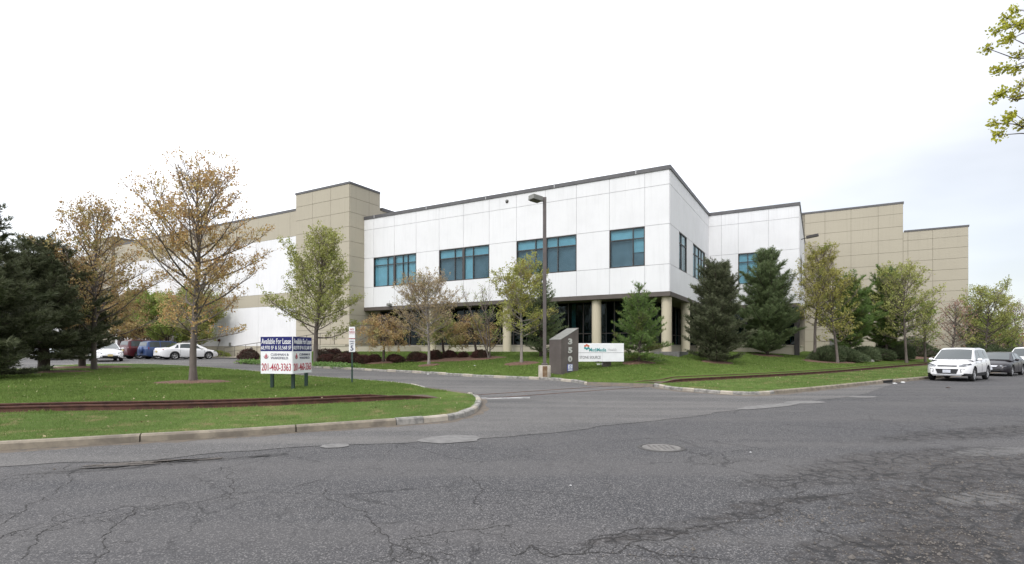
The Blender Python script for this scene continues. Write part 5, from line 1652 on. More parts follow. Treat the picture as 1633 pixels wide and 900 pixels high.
# woodland far off, beyond the car park and beyond the building end
def thicket(name, cx, cy, lx_, ly_, h, n, mat, seed, rot=0):
    g = np.random.default_rng(seed)
    k = 14; C = np.stack([g.uniform(-lx_, lx_, k), g.uniform(-ly_, ly_, k), g.uniform(.35, .62, k) * h], 1); rad = g.uniform(.30, .48, k) * h
    i = g.integers(0, k, n); d = nrm(g.normal(size=(n, 3)))
    P = C[i] + d * rad[i][:, None] * g.uniform(.5, 1.05, (n, 1)); P[:, 2] = np.maximum(P[:, 2], .05)
    c, s = math.cos(rot), math.sin(rot)
    P = np.stack([cx + P[:, 0] * c - P[:, 1] * s, cy + P[:, 0] * s + P[:, 1] * c, P[:, 2]], 1)
    V, F = leaves(P, 4, .4, .3, g, d[:, :])
    link(name, np_mesh(name, V, [F]), None, mat, 'stuff')
thicket('woods', -88, 62, 12, 3, 7, 7000, 'leaf_bronze', 400, .9)
thicket('woods', -72, 38, 9, 3, 8, 7000, 'needle_dark', 401, 1.0)
thicket('woods', 92, 84, 20, 5, 4.6, 7000, 'leaf_pink', 402, .7)
# ---- maple overhanging from the right, its trunk outside the view
def overhang():
    g = np.random.default_rng(91)
    zz = 8.6; base = on(11.9, 8.9, lambda x, y: G0(x, y))
    root = empty('maple_tree', base, label='maple in yellow-green leaf reaching in at the upper right edge', cat='tree')
    T0, T1, RA, RB = [], [], [], []
    def seg(pts, ra, rb):
        n = len(pts) - 1
        for i in range(n):
            T0.append(pts[i]); T1.append(pts[i + 1]); RA.append(ra + (rb - ra) * i / n); RB.append(ra + (rb - ra) * (i + 1) / n)
    seg([np.array([0, 0, -.1]), np.array([.05, 0, 2.0]), np.array([-.05, .05, 4.5]), np.array([.1, 0, 7.0]), np.array([0, .1, 9.5])], .26, .07)
    tips, tipd = [], []
    def world(px, py, z): return np.array([(px - 816.5) / FOC * z, z, EYE - (py - 557) / FOC * z]) - np.array(base[:])
    targets = [(1576, 78, 8.7), (1590, 50, 8.6), (1622, 16, 8.6), (1612, 60, 8.5), (1606, 66, 8.8), (1626, 88, 8.6), (1594, 113, 8.6), (1611, 108, 8.5), (1622, 112, 8.8), (1594, 152, 8.6), (1606, 146, 8.5), (1624, 152, 8.9), (1588, 196, 8.7),
               (1592, 216, 8.6), (1610, 190, 8.5), (1618, 182, 8.6), (1630, 200, 8.7), (1632, 40, 8.4), (1630, 136, 8.6), (1606, 30, 8.9), (1616, 40, 8.5)]
    hubs = [world(1665, 92, 8.7), world(1668, 148, 8.7), world(1665, 214, 8.7), world(1670, 40, 8.7)]
    for hb, z in zip(hubs, (4.2, 3.6, 3.0, 5.0)):
        st = np.array([0, 0, z]); seg([st, st * .5 + hb * .5 + np.array([0, 0, .15]), hb], .05, .02)
    for px, py, z in targets:
        w_ = world(px, py, z); hb = min(hubs, key=lambda h: np.linalg.norm(h - w_))
        mid = hb * .5 + w_ * .5 + g.normal(size=3) * .05
        seg([hb, mid, w_], .012, .004)
        for k in range(12):
            d = nrm(g.normal(size=3) + np.array([-.5, 0, .1])); e = w_ + d * g.uniform(.01, .085)
            T0.append(w_); T1.append(e); RA.append(.003); RB.append(.002)
            tips.append(e); tipd.append(nrm(d + np.array([0, 0, -.3])))
    # the rest of the crown, outside the view
    for k in range(60):
        az = g.uniform(-1.9, 1.1); L = g.uniform(1.2, 3.0); h = g.uniform(3.4, 9)
        st = np.array([0, 0, h]); d = np.array([math.cos(az), math.sin(az), .35]); e = st + d * L
        seg([st, (st + e) / 2, e], .03, .008)
        for j in range(14):
            q = e + g.normal(size=3) * .35
            if (q[0] + base[0]) < 1.02 * (q[1] + base[1]): continue
            tips.append(q); tipd.append(nrm(g.normal(size=3)))
    V, F = batch_tubes(np.array(T0), np.array(T1), RA, RB, 6)
    link('trunk', np_mesh('trunk', V, [F], smooth=True), root, 'bark_dark')
    V, F = leaves(np.array(tips), 6, .052, .03, g, np.array(tipd))
    link('crown', np_mesh('crown', V, [F]), root, 'leaf_maple_near')
overhang()

# ---- grass, once the beds are known
blades('verge_grass', verge_left_poly, 90000, .025, .055, .0045, 'blade_verge', 34)
blades('verge_grass', verge_right_poly, 45000, .03, .06, .006, 'blade_verge', 45, off_bed)
blades('lawn_grass', inset(left_poly, .25), 110000, .03, .07, .006, 'blade_lawn', 36, lambda Q: off_bed(Q) & ~in_poly(Q, verge_left_poly))
blades('lawn_grass', inset(right_poly, .25), 110000, .03, .07, .007, 'blade_lawn', 48, lambda Q: off_bed(Q) & ~in_poly(Q, verge_right_poly))

# last year's leaves and small debris on the grass
def fallen(poly, n, seed, ok):
    g = np.random.default_rng(seed); P = np.array(poly); lo = np.maximum(P.min(0), -34); hi = np.minimum(P.max(0), 34)
    Q = g.uniform(lo, hi, (n * 3, 2)); Q = Q[in_poly(Q, poly) & (Q[:, 1] > 4)]; Q = Q[ok(Q)][:n]
    z = TL(Q[:, 0], Q[:, 1]) + g.uniform(.02, .05, len(Q))
    return leaves(np.stack([Q[:, 0], Q[:, 1], z], 1), 1, .05, .0, g, np.tile([[1.0, 0, 0]], (len(Q), 1)) * 0)
leaf_mat('leaf_litter', (0.24, 0.15, 0.08), (0.42, 0.36, 0.22), (0.20, 0.12, 0.06), 0)
V, F = fallen(inset(left_poly, .3), 900, 15, lambda Q: np.ones(len(Q), bool)); V2, F2 = fallen(inset(right_poly, .3), 500, 16, off_bed)
link('fallen_leaves', np_mesh('fallen_leaves', np.concatenate([V, V2]), [np.concatenate([F, F2 + len(V)])]), None, 'leaf_litter', 'stuff')
# ================================================================ SIGNS, LAMP, VEHICLES
simple('post_green', (0.018, 0.045, 0.035), .5)
simple('sign_white', (0.80, 0.80, 0.82), .5, (0.74, 0.74, 0.76), 2)
simple('sign_navy', (0.012, 0.014, 0.13), .6, (0.011, 0.012, 0.11), 3, spec=.3)
simple('ink_red', (0.42, 0.02, 0.05), .5)
simple('ink_dark', (0.06, 0.06, 0.12), .5)
simple('ink_grey', (0.20, 0.20, 0.21), .5)
simple('ink_pale', (0.58, 0.58, 0.60), .5)
simple('ink_teal', (0.03, 0.30, 0.31), .5)
simple('ink_blue', (0.10, 0.13, 0.42), .5)
simple('ink_orange', (0.60, 0.16, 0.09), .5)
simple('lamp_brown', (0.085, 0.072, 0.068), .5, (0.11, 0.092, 0.086), 3)
simple('monument_brown', (0.095, 0.078, 0.072), .65, (0.125, 0.105, 0.096), 1.6, bump=.2)
simple('numeral', (0.60, 0.59, 0.56), .45, metal=.2)

def put_text(parent, s, x, z, mat, height, width=None, y=-.03, bold=.0, spacing=1.0, name='lettering'):
    me = text_mesh(s, 1.0, width, height, bold, .004, spacing)
    o = link(name, me, parent, mat)
    o.location = (x, y, z); o.rotation_euler = (R(90), 0, 0)
    return o
def tower_logo(parent, x, z, r, mat_a='ink_red', mat_b='ink_grey', y=-.034):
    """round emblem with three tower blocks on a base of bars"""
    m = MB(); 
    for dx, w, h0, h1 in ((-.42, .26, -.25, .38), (0, .34, -.25, 1.0), (.42, .26, -.25, .55)):
        m.box(x + (dx - w / 2) * r, x + (dx + w / 2) * r, y - .004, y, z + h0 * r, z + h1 * r)
    for k in range(3): m.box(x - (.8 - k * .18) * r, x + (.8 - k * .18) * r, y - .004, y, z - (.42 + .2 * k) * r, z - (.30 + .2 * k) * r)
    m.build('emblem', [mat_a], parent)
    m = MB(); n = 20
    for i in range(n):
        a = PI * (0.95 + 1.1 * i / n); b = PI * (0.95 + 1.1 * (i + 1) / n)
        q = [(x + r * k * math.cos(t), z + r * k * math.sin(t)) for k, t in ((1.0, a), (1.0, b), (.86, b), (.86, a))]
        m.extr_y(q, y - .004, y)
    m.build('emblem_ring', [mat_b], parent)

# ---- lease sign: two boards on three posts meeting in a V towards the street
c1 = spot(433.5, 620); c0 = spot(432.5, 618)
zz = c1.y
def at_depth(px, z): return Vector(((px - 816.5) / FOC * z, z, 0))
post_mid = at_depth(465.5, 17.6); post_l = at_depth(432, 17.9); post_r = at_depth(486.5, 18.6)
# the boards: left one spans px 416..467, right one px 467..496
kn = at_depth(466.5, 17.25); lf = at_depth(415.8, 17.55); rt = at_depth(496.5, 18.55)
ztop, zbot = EYE + (557 - 537) / FOC * 17.3, EYE + (557 - 596.5) / FOC * 17.3
lease = empty('lease_sign', on(kn.x, kn.y), label='blue and white lease sign of two boards set in a V on green posts', cat='lease sign')
O = Vector(lease.location)
for P in (post_l, post_mid, post_r):
    g_ = float(TL(P.x, P.y))
    MB().box(P.x - .05 - O.x, P.x + .05 - O.x, P.y + .05 - O.y, P.y + .15 - O.y, g_ - .1 - O.z, ztop - .04 - O.z).build('post', ['post_green'], lease, bevel=.008)
for A, B in ((lf, kn), (kn, rt)):
    w = (B - A).length; ang = math.atan2(B.y - A.y, B.x - A.x); mid = (A + B) / 2
    zm = (ztop + zbot) / 2; h = ztop - zbot
    bd = MB().box(-w / 2 + .008, w / 2 - .008, -.012, .012, -h / 2, h / 2).build('board', ['sign_white'], lease)
    bd.location = (mid.x - O.x, mid.y - O.y, zm - O.z); bd.rotation_euler = (0, 0, ang)
    MB().box(-w / 2 + .008, w / 2 - .008, -.018, -.0125, h * .11, h / 2 - .004).build('blue_band', ['sign_navy'], bd)
    put_text(bd, 'Available For Lease', 0, h * .375, 'sign_white', h * .15, w * .92, -.022, .004)
    put_text(bd, '68,970 SF & 53,568 SF', 0, h * .195, 'sign_white', h * .115, w * .95, -.022, .002)
    put_text(bd, 'CUSHMAN &', w * .11, h * .018, 'ink_dark', h * .062, w * .56, -.016, .0)
    put_text(bd, 'WAKEFIELD.', w * .11, -h * .075, 'ink_dark', h * .062, w * .56, -.016, .0)
    tower_logo(bd, -w * .32, -h * .03, w * .072, y=-.013)
    put_text(bd, '201-460-3363', 0, -h * .32, 'ink_red', h * .2, w * .92, -.016, .004)

# ---- speed limit post
p = spot(561.5, 611)
sl = empty('speed_limit_sign', p, R(8), label='white speed limit 5 sign on a slim green post by the driveway', cat='speed sign')
d = p.y
ph = (611 - 521.5) / FOC * d
MB().box(-.03, .03, -.02, .02, -.1, ph - .02).build('post', ['post_green'], sl)
pw = 9.5 / FOC * d / 2
z1, z0_, z00 = ph, (611 - 541) / FOC * d, (611 - 561.5) / FOC * d
pa = MB().box(-pw, pw, -.035, -.022, z0_ + .012, z1).build('upper_plate', ['sign_white'], sl, bevel=.003)
pb = MB().box(-pw, pw, -.035, -.022, z00, z0_ - .012).build('lower_plate', ['sign_white'], sl, bevel=.003)
put_text(sl, 'NO', 0, z1 - .10, 'ink_red', .07, .14, -.038, .012)
put_text(sl, 'PARKING', 0, z1 - .20, 'ink_red', .06, pw * 1.7, -.038, .012)
put_text(sl, 'SPEED', 0, z0_ - .09, 'ink_dark', .055, pw * 1.6, -.038, .012)
put_text(sl, 'LIMIT', 0, z0_ - .18, 'ink_dark', .055, pw * 1.4, -.038, .012)
put_text(sl, '5', 0, z00 + .15, 'ink_dark', .20, None, -.038, .02)
MB().box(-pw, pw, -.037, -.036, z0_ + .012, z0_ + .03).box(-pw, pw, -.037, -.036, z1 - .28, z1 - .265).build('red_line', ['ink_red'], sl)

# ---- street lamp
p = spot(868.5, 601.5, TL)
lamp = empty('street_lamp', p, R(0), label='tall brown street lamp with a box head on a concrete footing', cat='street lamp')
d = p.y; S = d / FOC
bw = 10 * S
MB().lathe([(bw, -.2), (bw, 18 * S), (bw - .04, 18.6 * S), (.0, 18.8 * S)], 20).build('footing', ['concrete'], lamp)
simple('rust_stain', (0.14, 0.08, 0.04), .9, (0.22, 0.16, 0.10), 6)
m = MB(); n = 6
for i in range(n):
    a, b = R(-112 + 44 * i / n), R(-112 + 44 * (i + 1) / n)
    m.add([(math.cos(a) * (bw + .003), math.sin(a) * (bw + .003), .02), (math.cos(b) * (bw + .003), math.sin(b) * (bw + .003), .02), (math.cos(b) * (bw + .003), math.sin(b) * (bw + .003), 17.6 * S), (math.cos(a) * (bw + .003), math.sin(a) * (bw + .003), 17.6 * S)], [(0, 1, 2, 3)])
m.build('rust_streak', ['rust_stain'], lamp)
MB().box(-5 * S, 5 * S, -5 * S, 5 * S, 18.8 * S, 22 * S).build('base_cover', ['lamp_brown'], lamp, bevel=.02)
hp = (601.5 - 315) * S
MB().box(-2.7 * S, 2.7 * S, -2.7 * S, 2.7 * S, 22 * S, hp).build('pole', ['lamp_brown'], lamp, bevel=.012)
Mx = Matrix.Translation((-.09, 0, hp - .16)) @ Matrix.Rotation(R(212), 4, 'Z') @ Matrix.Rotation(R(-6), 4, 'Y')
MB().box(.0, .22, -.05, .05, -.05, .06, M=Mx).build('arm', ['lamp_brown'], lamp)
hd = MB().box(.14, .68, -.22, .22, -.11, .12, M=Mx).build('lamp_head', ['metal_grey'], lamp, bevel=.012)
Mx2 = Mx
MB().box(.20, .62, -.17, .17, -.135, -.111, M=Mx2).build('lens', ['frame_dark'], hd)

# ---- monument sign
pc = spot(922, 602.5); d = 26.6
MX = lambda px, z: (px - 816.5) / FOC * z
K = Vector((MX(894.5, 26.2), 26.2)); Lf = Vector((MX(876, 26.8), 26.8)); Rt = Vector((MX(922.5, 27.3), 27.3))
ang = math.atan2(Rt.y - K.y, Rt.x - K.x)
gz = float(TL(K.x, K.y))
mon = empty('monument_sign', (K.x, K.y, gz), ang, label='brown wedge-topped monument sign reading 350 with a white name board', cat='monument sign')
W = (Rt - K).length; ql = Matrix.Rotation(-ang, 2) @ (Lf - K)
def zz_at(py, z): return EYE - (py - 557) / FOC * z
zk, zr = zz_at(541.5, 26.2) - gz, zz_at(523.3, 27.3) - gz
zl = zz_at(541.8, 26.8) - gz; zbk = zz_at(523.3, 27.9) - gz
base_ = [(0, 0), (W, 0), (W + ql.x, ql.y), (ql.x, ql.y)]
vs = [(x, y, -.15) for x, y in base_] + [(0, 0, zk), (W, 0, zr), (W + ql.x, ql.y, zr), (ql.x, ql.y, zk)]
MB().add(vs, [(0, 1, 2, 3), (4, 5, 6, 7), (0, 1, 5, 4), (1, 2, 6, 5), (2, 3, 7, 6), (3, 0, 4, 7)]).build('tower', ['monument_brown'], mon)
MB().add([(-.01, -.01, zk + .004), (W + .01, -.01, zr + .004), (W + ql.x + .01, ql.y + .01, zr + .004), (ql.x - .01, ql.y + .01, zk + .004), (-.01, -.01, zk - .02), (W + .01, -.01, zr - .02), (W + ql.x + .01, ql.y + .01, zr - .02), (ql.x - .01, ql.y + .01, zk - .02)],
         [(0, 1, 2, 3), (4, 5, 6, 7), (0, 1, 5, 4), (1, 2, 6, 5), (2, 3, 7, 6), (3, 0, 4, 7)]).build('cap', ['metal_grey'], mon)
def fx(px):
    """distance along the front face for a measured column"""
    u = (px - 816.5) / FOC; dx, dy = (Rt - K) / W
    t = (u * K.y - K.x) / (dx - u * dy); return t, K.y + dy * t
for s_, py0, py1 in (('3', 540, 549.5), ('5', 554, 563.5), ('0', 568, 577.5)):
    t_, dd = fx(909); hh = (py1 - py0) / FOC * dd
    put_text(mon, s_, t_, zz_at((py0 + py1) / 2, dd) - gz, 'numeral', hh, W * .24, -.012, .05, name='numeral')
t_, dd = fx(908.8); hz = zz_at(586.5, dd) - gz; q = dd / FOC
bdg = MB().box(t_ - W * .145, t_ + W * .145, -.02, -.004, hz - 5.4 * q, hz + 5.4 * q).build('badge', ['ink_blue'], mon)
MB().box(t_ - W * .12, t_ + W * .12, -.024, -.0205, hz - 4.8 * q, hz - 3.0 * q).box(t_ - W * .12, t_ + W * .12, -.024, -.0205, hz - 1.9 * q, hz + 4.8 * q).build('badge_field', ['sign_white'], bdg)
m = MB(); n = 16
for i in range(n):
    a, b = PI * 1.7 * i / n - .6, PI * 1.7 * (i + 1) / n - .6
    m.extr_y([(t_ + q * (.3 + k * 2.5 * math.cos(t)), hz + q * (1.6 + k * 2.2 * math.sin(t))) for k, t in ((1, a), (1, b), (.55, b), (.55, a))], -.028, -.0245)
m.box(t_ - 2.8 * q, t_ + 2.8 * q, -.028, -.0245, hz - 1.2 * q, hz - .6 * q)
m.build('badge_mark', ['ink_blue'], bdg)
# white board on the right
ang_b = R(14) - ang
bl = empty('name_board_mount', (0, 0, 0)); bpy.data.objects.remove(bl)
BA = Vector((MX(921.5, 27.35), 27.35)); BB = Vector((MX(994.5, 27.7), 27.7)); wb = (BB - BA).length; abd = math.atan2(BB.y - BA.y, BB.x - BA.x)
zt_, zb_ = zz_at(547.8, 27.5) - gz, zz_at(577, 27.5) - gz
midb = (BA + BB) / 2; lm = Matrix.Rotation(-ang, 2) @ (midb - K)
hb = zt_ - zb_
nb_ = MB().box(-wb / 2, wb / 2, -.05, .10, -hb / 2, hb / 2).build('name_board', ['sign_white'], mon, bevel=.01)
nb_.location = (lm.x, lm.y, (zt_ + zb_) / 2); nb_.rotation_euler = (0, 0, abd - ang)
MB().box(-wb / 2 + .01, wb / 2 - .01, -.054, -.051, -hb * .01 - .008, -hb * .01 + .008).build('seam', ['ink_grey'], nb_)
MB().box(wb * .02, wb * .02 + .012, -.054, -.051, -hb / 2 + .02, -hb * .02).build('seam', ['ink_pale'], nb_)
put_text(nb_, 'MediMedia', -wb * .075, hb * .15, 'ink_teal', hb * .20, wb * .37, -.056, .012)
put_text(nb_, 'Health', wb * .24, hb * .17, 'ink_pale', hb * .16, wb * .19, -.056, .0)
put_text(nb_, 'STONE SOURCE', -wb * .24, -hb * .26, 'ink_grey', hb * .15, wb * .46, -.056, .006)
for k in range(6):
    a = PI / 2 + k * PI / 3; cx, cz = -wb * .315 + .1 * math.cos(a), hb * .30 + .1 * math.sin(a)
    MB().lathe([(.001, -.062), (.055, -.062), (.055, -.056), (.001, -.056)], 12, 'y', (cx, 0, cz), smooth=False).build('petal', ['ink_orange' if k in (0, 1, 5) else 'ink_teal'], nb_)
put_text(mon, 'Suite 111', lm.x - .1, zb_ - .12, 'sign_white', .09, .55, lm.y, .012)
MB().box(lm.x - .45, lm.x + .75, lm.y + .02, lm.y + .05, zb_ - .03, zb_ + .02).build('hanger', ['frame_dark'], mon)
xp = lm.x + wb * .30
MB().box(xp - .22, xp + .26, lm.y - .0, lm.y + .28, -.2, zb_ + .02).build('foot', ['monument_brown'], mon, bevel=.01)

# ================================================================ CARS
def paint(name, c, flake=.0, rough=.28):
    m, n, l, p = new_mat(name)
    p.inputs['Base Color'].default_value = (*c, 1); p.inputs['Roughness'].default_value = rough
    p.inputs['Coat Weight'].default_value = .8 if max(c) > .3 else .25; p.inputs['Coat Roughness'].default_value = .06; p.inputs['Metallic'].default_value = flake
paint('paint_white', (0.78, 0.78, 0.79)); paint('paint_dark', (0.018, 0.015, 0.020), .3); paint('paint_blue', (0.040, 0.070, 0.17), .35)
paint('paint_maroon', (0.075, 0.012, 0.016), .2); paint('paint_silver', (0.42, 0.45, 0.47), .5)
simple('car_plastic', (0.022, 0.022, 0.024), .6)
simple('tyre_rubber', (0.020, 0.020, 0.021), .85)
simple('rim_alloy', (0.48, 0.48, 0.49), .32, metal=.7)
simple('lamp_clear', (0.30, 0.31, 0.33), .12, (0.16, 0.165, 0.18), 20, metal=.3)
simple('lamp_red', (0.45, 0.02, 0.02), .2)
simple('chrome', (0.6, 0.6, 0.62), .15, metal=.9)
simple('plate_white', (0.62, 0.64, 0.70), .4); simple('plate_yellow', (0.62, 0.50, 0.22), .4)
simple('seat_dark', (0.03, 0.03, 0.033), .8)
m_, n_, l_, p_2 = new_mat('car_glass')
p_2.inputs['Base Color'].default_value = (0.035, 0.047, 0.050, 1); p_2.inputs['Roughness'].default_value = .04; p_2.inputs['Coat Weight'].default_value = 1.0; p_2.inputs['IOR'].default_value = 1.4; p_2.inputs['Coat IOR'].default_value = 1.35

def interp(pts, x):
    xs = [p[0] for p in pts]; ys = [p[1] for p in pts]
    return float(np.interp(x, xs, ys))

def make_car(label, loc, heading, paint_, spec, plate='plate_white', group=None, name='parked_car', dark_low=False, spare=False, roof_rails=False):
    """x forward, y left, z up, origin on the ground midway between the axles"""
    s = spec; WB, W = s['wb'], s['w'] / 2; xf, xr = WB / 2 + s['fo'], -WB / 2 - s['ro']
    root = empty(name, loc, heading, label=label, cat=s['cat'], group=group)
    rw = s['rw']; ra = rw + .065
    st = set(np.linspace(xr, xf, 42))
    for xc in (-WB / 2, WB / 2):
        for a in np.linspace(0, PI, 13): st.add(xc + ra * math.cos(a))
    for d in (.01, .03, .07, .12, .2): st.add(xf - d); st.add(xr + d)
    st = sorted(st); xs = [st[0]]
    for v in st[1:]:
        if v - xs[-1] > .008: xs.append(v)
    belt, deck = s['belt'], s['deck']
    def plan(x):
        k = 1.0
        df, dr = (xf - x), (x - xr)
        k *= 1 - s.get('fnose', .30) * max(0, 1 - df / .75) ** 2.6
        k *= 1 - s.get('rnose', .20) * max(0, 1 - dr / .60) ** 2.6
        return W * k
    def zlow(x):
        z = s['sill']
        z += .10 * max(0, 1 - (xf - x) / .5) ** 2 + .12 * max(0, 1 - (x - xr) / .5) ** 2
        for xc in (-WB / 2, WB / 2):
            d = abs(x - xc)
            if d < ra: z = max(z, rw + math.sqrt(max(0, ra * ra - d * d)))
        return z
    V, F, MI = [], [], []
    fr = [0, .06, .22, .45, .66, .84, .95, 1.0]
    nprof = len(fr) + 3
    for x in xs:
        w = plan(x); zb, zs, zd = zlow(x), interp(belt, x), interp(deck, x)
        zs = max(zs, zb + .03)
        half = [(w - .28, zb + .01)]
        for f in fr:
            z = zb + (zs - zb) * f
            h = (z - s['sill']) / (zs - s['sill'] + 1e-6)
            bulge = 1 - .045 * (1 - min(1, h / .35)) ** 2 - .055 * max(0, (h - .62) / .38) ** 2
            half.append((w * bulge, z))
        half[-1] = (half[-1][0] - .02, zs + .004)
        half.append((w * .60, zd - .012)); half.append((0.0, zd + .012))
        full = [(y, z) for y, z in half] + [(-y, z) for y, z in reversed(half[:-1])]
        V += [(x, y, z) for y, z in full]
    m = len(full)
    for i in range(len(xs) - 1):
        for j in range(m - 1):
            F.append((i * m + j, i * m + j + 1, (i + 1) * m + j + 1, (i + 1) * m + j))
            zc = sum(V[q][2] for q in F[-1]) / 4
            jj = min(j, m - 2 - j)
            MI.append(1 if (dark_low and zc < s['sill'] + .16 and jj < 4) or jj == 0 else 0)
    for base in (0, (len(xs) - 1) * m):
        F.append(tuple(range(base, base + m))); MI.append(0)
    me = bpy.data.meshes.new('body'); me.from_pydata(V, [], F)
    me.polygons.foreach_set('material_index', MI); me.polygons.foreach_set('use_smooth', [True] * len(F))
    bm = bmesh.new(); bm.from_mesh(me); bmesh.ops.remove_doubles(bm, verts=bm.verts, dist=1e-5); bmesh.ops.recalc_face_normals(bm, faces=bm.faces)
    for e in bm.edges:
        if len(e.link_faces) == 2 and e.calc_face_angle(0) > .75: e.smooth = False
    bm.to_mesh(me); bm.free()
    body = link('body', me, root, [paint_, 'car_plastic'])
    MB().box(xr + .15, xf - .15, -W + .24, W - .24, s['sill'] + .02, s['sill'] + .34).build('underbody', ['car_plastic'], root)
    # greenhouse
    roof = s['roof']; xg0, xg1 = roof[0][0], roof[-1][0]
    def zroof(x): return interp(roof, x)
    def gh(x):
        zb = interp(belt, x) - .01; zr = max(zroof(x), zb + .004)
        yb = plan(x) * .93; tum = s.get('tum', .34) * (zr - zb)
        return zb, zr, yb, yb - tum
    def side_pt(x, f, sg, off=0.0):
        zb, zr, yb, yr = gh(x); ze = zr - min(.05, (zr - zb) * .3)
        return Vector((x, sg * (yb + (yr - yb) * f + off), zb + (ze - zb) * f + off * .3))
    def top_pt(x, g, off=0.0, nx=0.0):
        zb, zr, yb, yr = gh(x)
        ye = yr - .015
        return Vector((x + off * nx, g * ye, zr + .035 * (1 - g * g) * min(1, (zr - zb) / .3) - .012 + off))
    gx_ = sorted(set(list(np.linspace(xg0, xg1, 26)) + [p[0] for p in roof]))
    V, F = [], []
    gs = [-1, -.85, -.5, 0, .5, .85, 1]
    for x in gx_:
        row = [side_pt(x, 0, 1), side_pt(x, .5, 1), side_pt(x, 1, 1)] + [top_pt(x, g) for g in reversed(gs)] + [side_pt(x, 1, -1), side_pt(x, .5, -1), side_pt(x, 0, -1)]
        V += [tuple(v) for v in row]
    m = len(row)
    for i in range(len(gx_) - 1):
        for j in range(m - 1): F.append((i * m + j, i * m + j + 1, (i + 1) * m + j + 1, (i + 1) * m + j))
    me = bpy.data.meshes.new('roof'); me.from_pydata(V, [], F); me.polygons.foreach_set('use_smooth', [True] * len(F))
    bm = bmesh.new(); bm.from_mesh(me); bmesh.ops.recalc_face_normals(bm, faces=bm.faces)
    for e in bm.edges:
        if len(e.link_faces) == 2 and e.calc_face_angle(0) > .9: e.smooth = False
    bm.to_mesh(me); bm.free()
    link('roof', me, root, paint_)
    def patch(name, pts_rows, mat):
        V = [tuple(v) for r in pts_rows for v in r]; n = len(pts_rows[0])
        F = [(i * n + j, i * n + j + 1, (i + 1) * n + j + 1, (i + 1) * n + j) for i in range(len(pts_rows) - 1) for j in range(n - 1)]
        me = bpy.data.meshes.new(name); me.from_pydata(V, [], F); me.polygons.foreach_set('use_smooth', [True] * len(F))
        return link(name, me, root, mat)
    # windscreen and rear window lie on the sloping ends of the roof line
    xw1, xw0 = s['ws']   # front base, top
    patch('windscreen', [[top_pt(x, g, .012, 1.0) for g in np.linspace(-.93, .93, 9)] for x in np.linspace(xw1 - .03, xw0 + .03, 7)], 'car_glass')
    xb1, xb0 = s['rs']
    patch('rear_window', [[top_pt(x, g, .012, -1.0) for g in np.linspace(-.88, .88, 9)] for x in np.linspace(xb1 + .03, xb0 - .03, 7)], 'car_glass')
    for sg in (1, -1):
        for (x0, x1, x0t, x1t) in s['side']:
            rows = []
            for f in np.linspace(.10, .93, 5):
                a, b = x0 + (x0t - x0) * f, x1 + (x1t - x1) * f
                rows.append([side_pt(x, f, sg, .010) for x in np.linspace(a, b, 6)])
            patch('side_window', rows, 'car_glass')
    # wheels
    for xc in (-WB / 2, WB / 2):
        for sg in (1, -1):
            w_ = empty('wheel', (0, 0, 0)); w_.parent = root; w_.location = (xc, sg * (W - .115), rw)
            MB().lathe([(rw * .62, sg * -.10), (rw - .03, sg * -.105), (rw, sg * -.07), (rw, sg * .07), (rw - .03, sg * .10), (rw * .66, sg * .095), (rw * .62, sg * .07)], 28, 'y').build('tyre', ['tyre_rubber'], w_)
            m = MB().lathe([(rw * .67, sg * .09), (rw * .60, sg * .085), (rw * .58, sg * .02)], 28, 'y')
            m.lathe([(rw * .16, sg * .06), (rw * .15, sg * .085), (.001, sg * .09)], 14, 'y')
            for k in range(5):
                a = 2 * PI * k / 5 + .3
                ca, sa = math.cos(a), math.sin(a); hw = .034
                q = [(rw * .12, -hw), (rw * .60, -hw * 1.5), (rw * .60, hw * 1.5), (rw * .12, hw)]
                vs = [(u * ca - v * sa, sg * yy, u * sa + v * ca) for yy in (.05, .08) for u, v in q]
                m.add(vs, [(0, 1, 2, 3), (4, 5, 6, 7), (0, 1, 5, 4), (1, 2, 6, 5), (2, 3, 7, 6), (3, 0, 4, 7)])
            m.build('rim', ['rim_alloy'], w_)
            MB().lathe([(rw * .62, sg * .0), (.001, sg * .0)], 20, 'y').build('brake_disc', ['car_plastic'], w_)
    # front and rear fittings
    def on_front(y, z, off=.012):
        """point on the nose"""
        x = xf
        for _ in range(60):
            if plan(x) * .99 >= abs(y) and interp(deck, x) >= z - .005: break
            x -= .012
        return Vector((x + off, y, z))
    def on_rear(y, z, off=.012):
        x = xr
        for _ in range(60):
            if plan(x) * .99 >= abs(y) and interp(deck, x) >= z - .005: break
            x += .012
        return Vector((x - off, y, z))
    def plaque(name, f, poly, mat, th=.03, sgx=1, parent=root):
        outer = [f(y, z) for y, z in poly]; inner = [v - Vector((sgx * th, 0, 0)) for v in outer]
        n = len(poly); c = sum(outer, Vector()) / n + Vector((sgx * .008, 0, 0))
        vs = [tuple(v) for v in outer] + [tuple(v) for v in inner] + [tuple(c)]
        fs = [(i, (i + 1) % n, 2 * n) for i in range(n)] + [(i, (i + 1) % n, n + (i + 1) % n, n + i) for i in range(n)]
        return MB().add(vs, fs).build(name, [mat], parent)
    for sg in (1, -1):
        plaque('headlight', lambda y, z: on_front(y, z, .022), [(sg * y, z) for y, z in s['head']], 'lamp_clear', .09)
        plaque('taillight', on_rear, [(sg * y, z) for y, z in s['tail']], 'lamp_red', .05, -1)
        if s.get('fog'): plaque('fog_lamp_recess', lambda y, z: on_front(y, z, .024), [(sg * y, z) for y, z in s['fog']], 'car_plastic', .08)
        mx = s['ws'][0] - .42; zb = interp(belt, mx)
        m = MB().box(mx - .07, mx + .06, sg * (W * .93), sg * (W * .93 + .06), zb + .03, zb + .06)
        m.build('mirror_arm', ['car_plastic'], root)
        bmm = bmesh.new(); bmesh.ops.create_icosphere(bmm, subdivisions=2, radius=1)
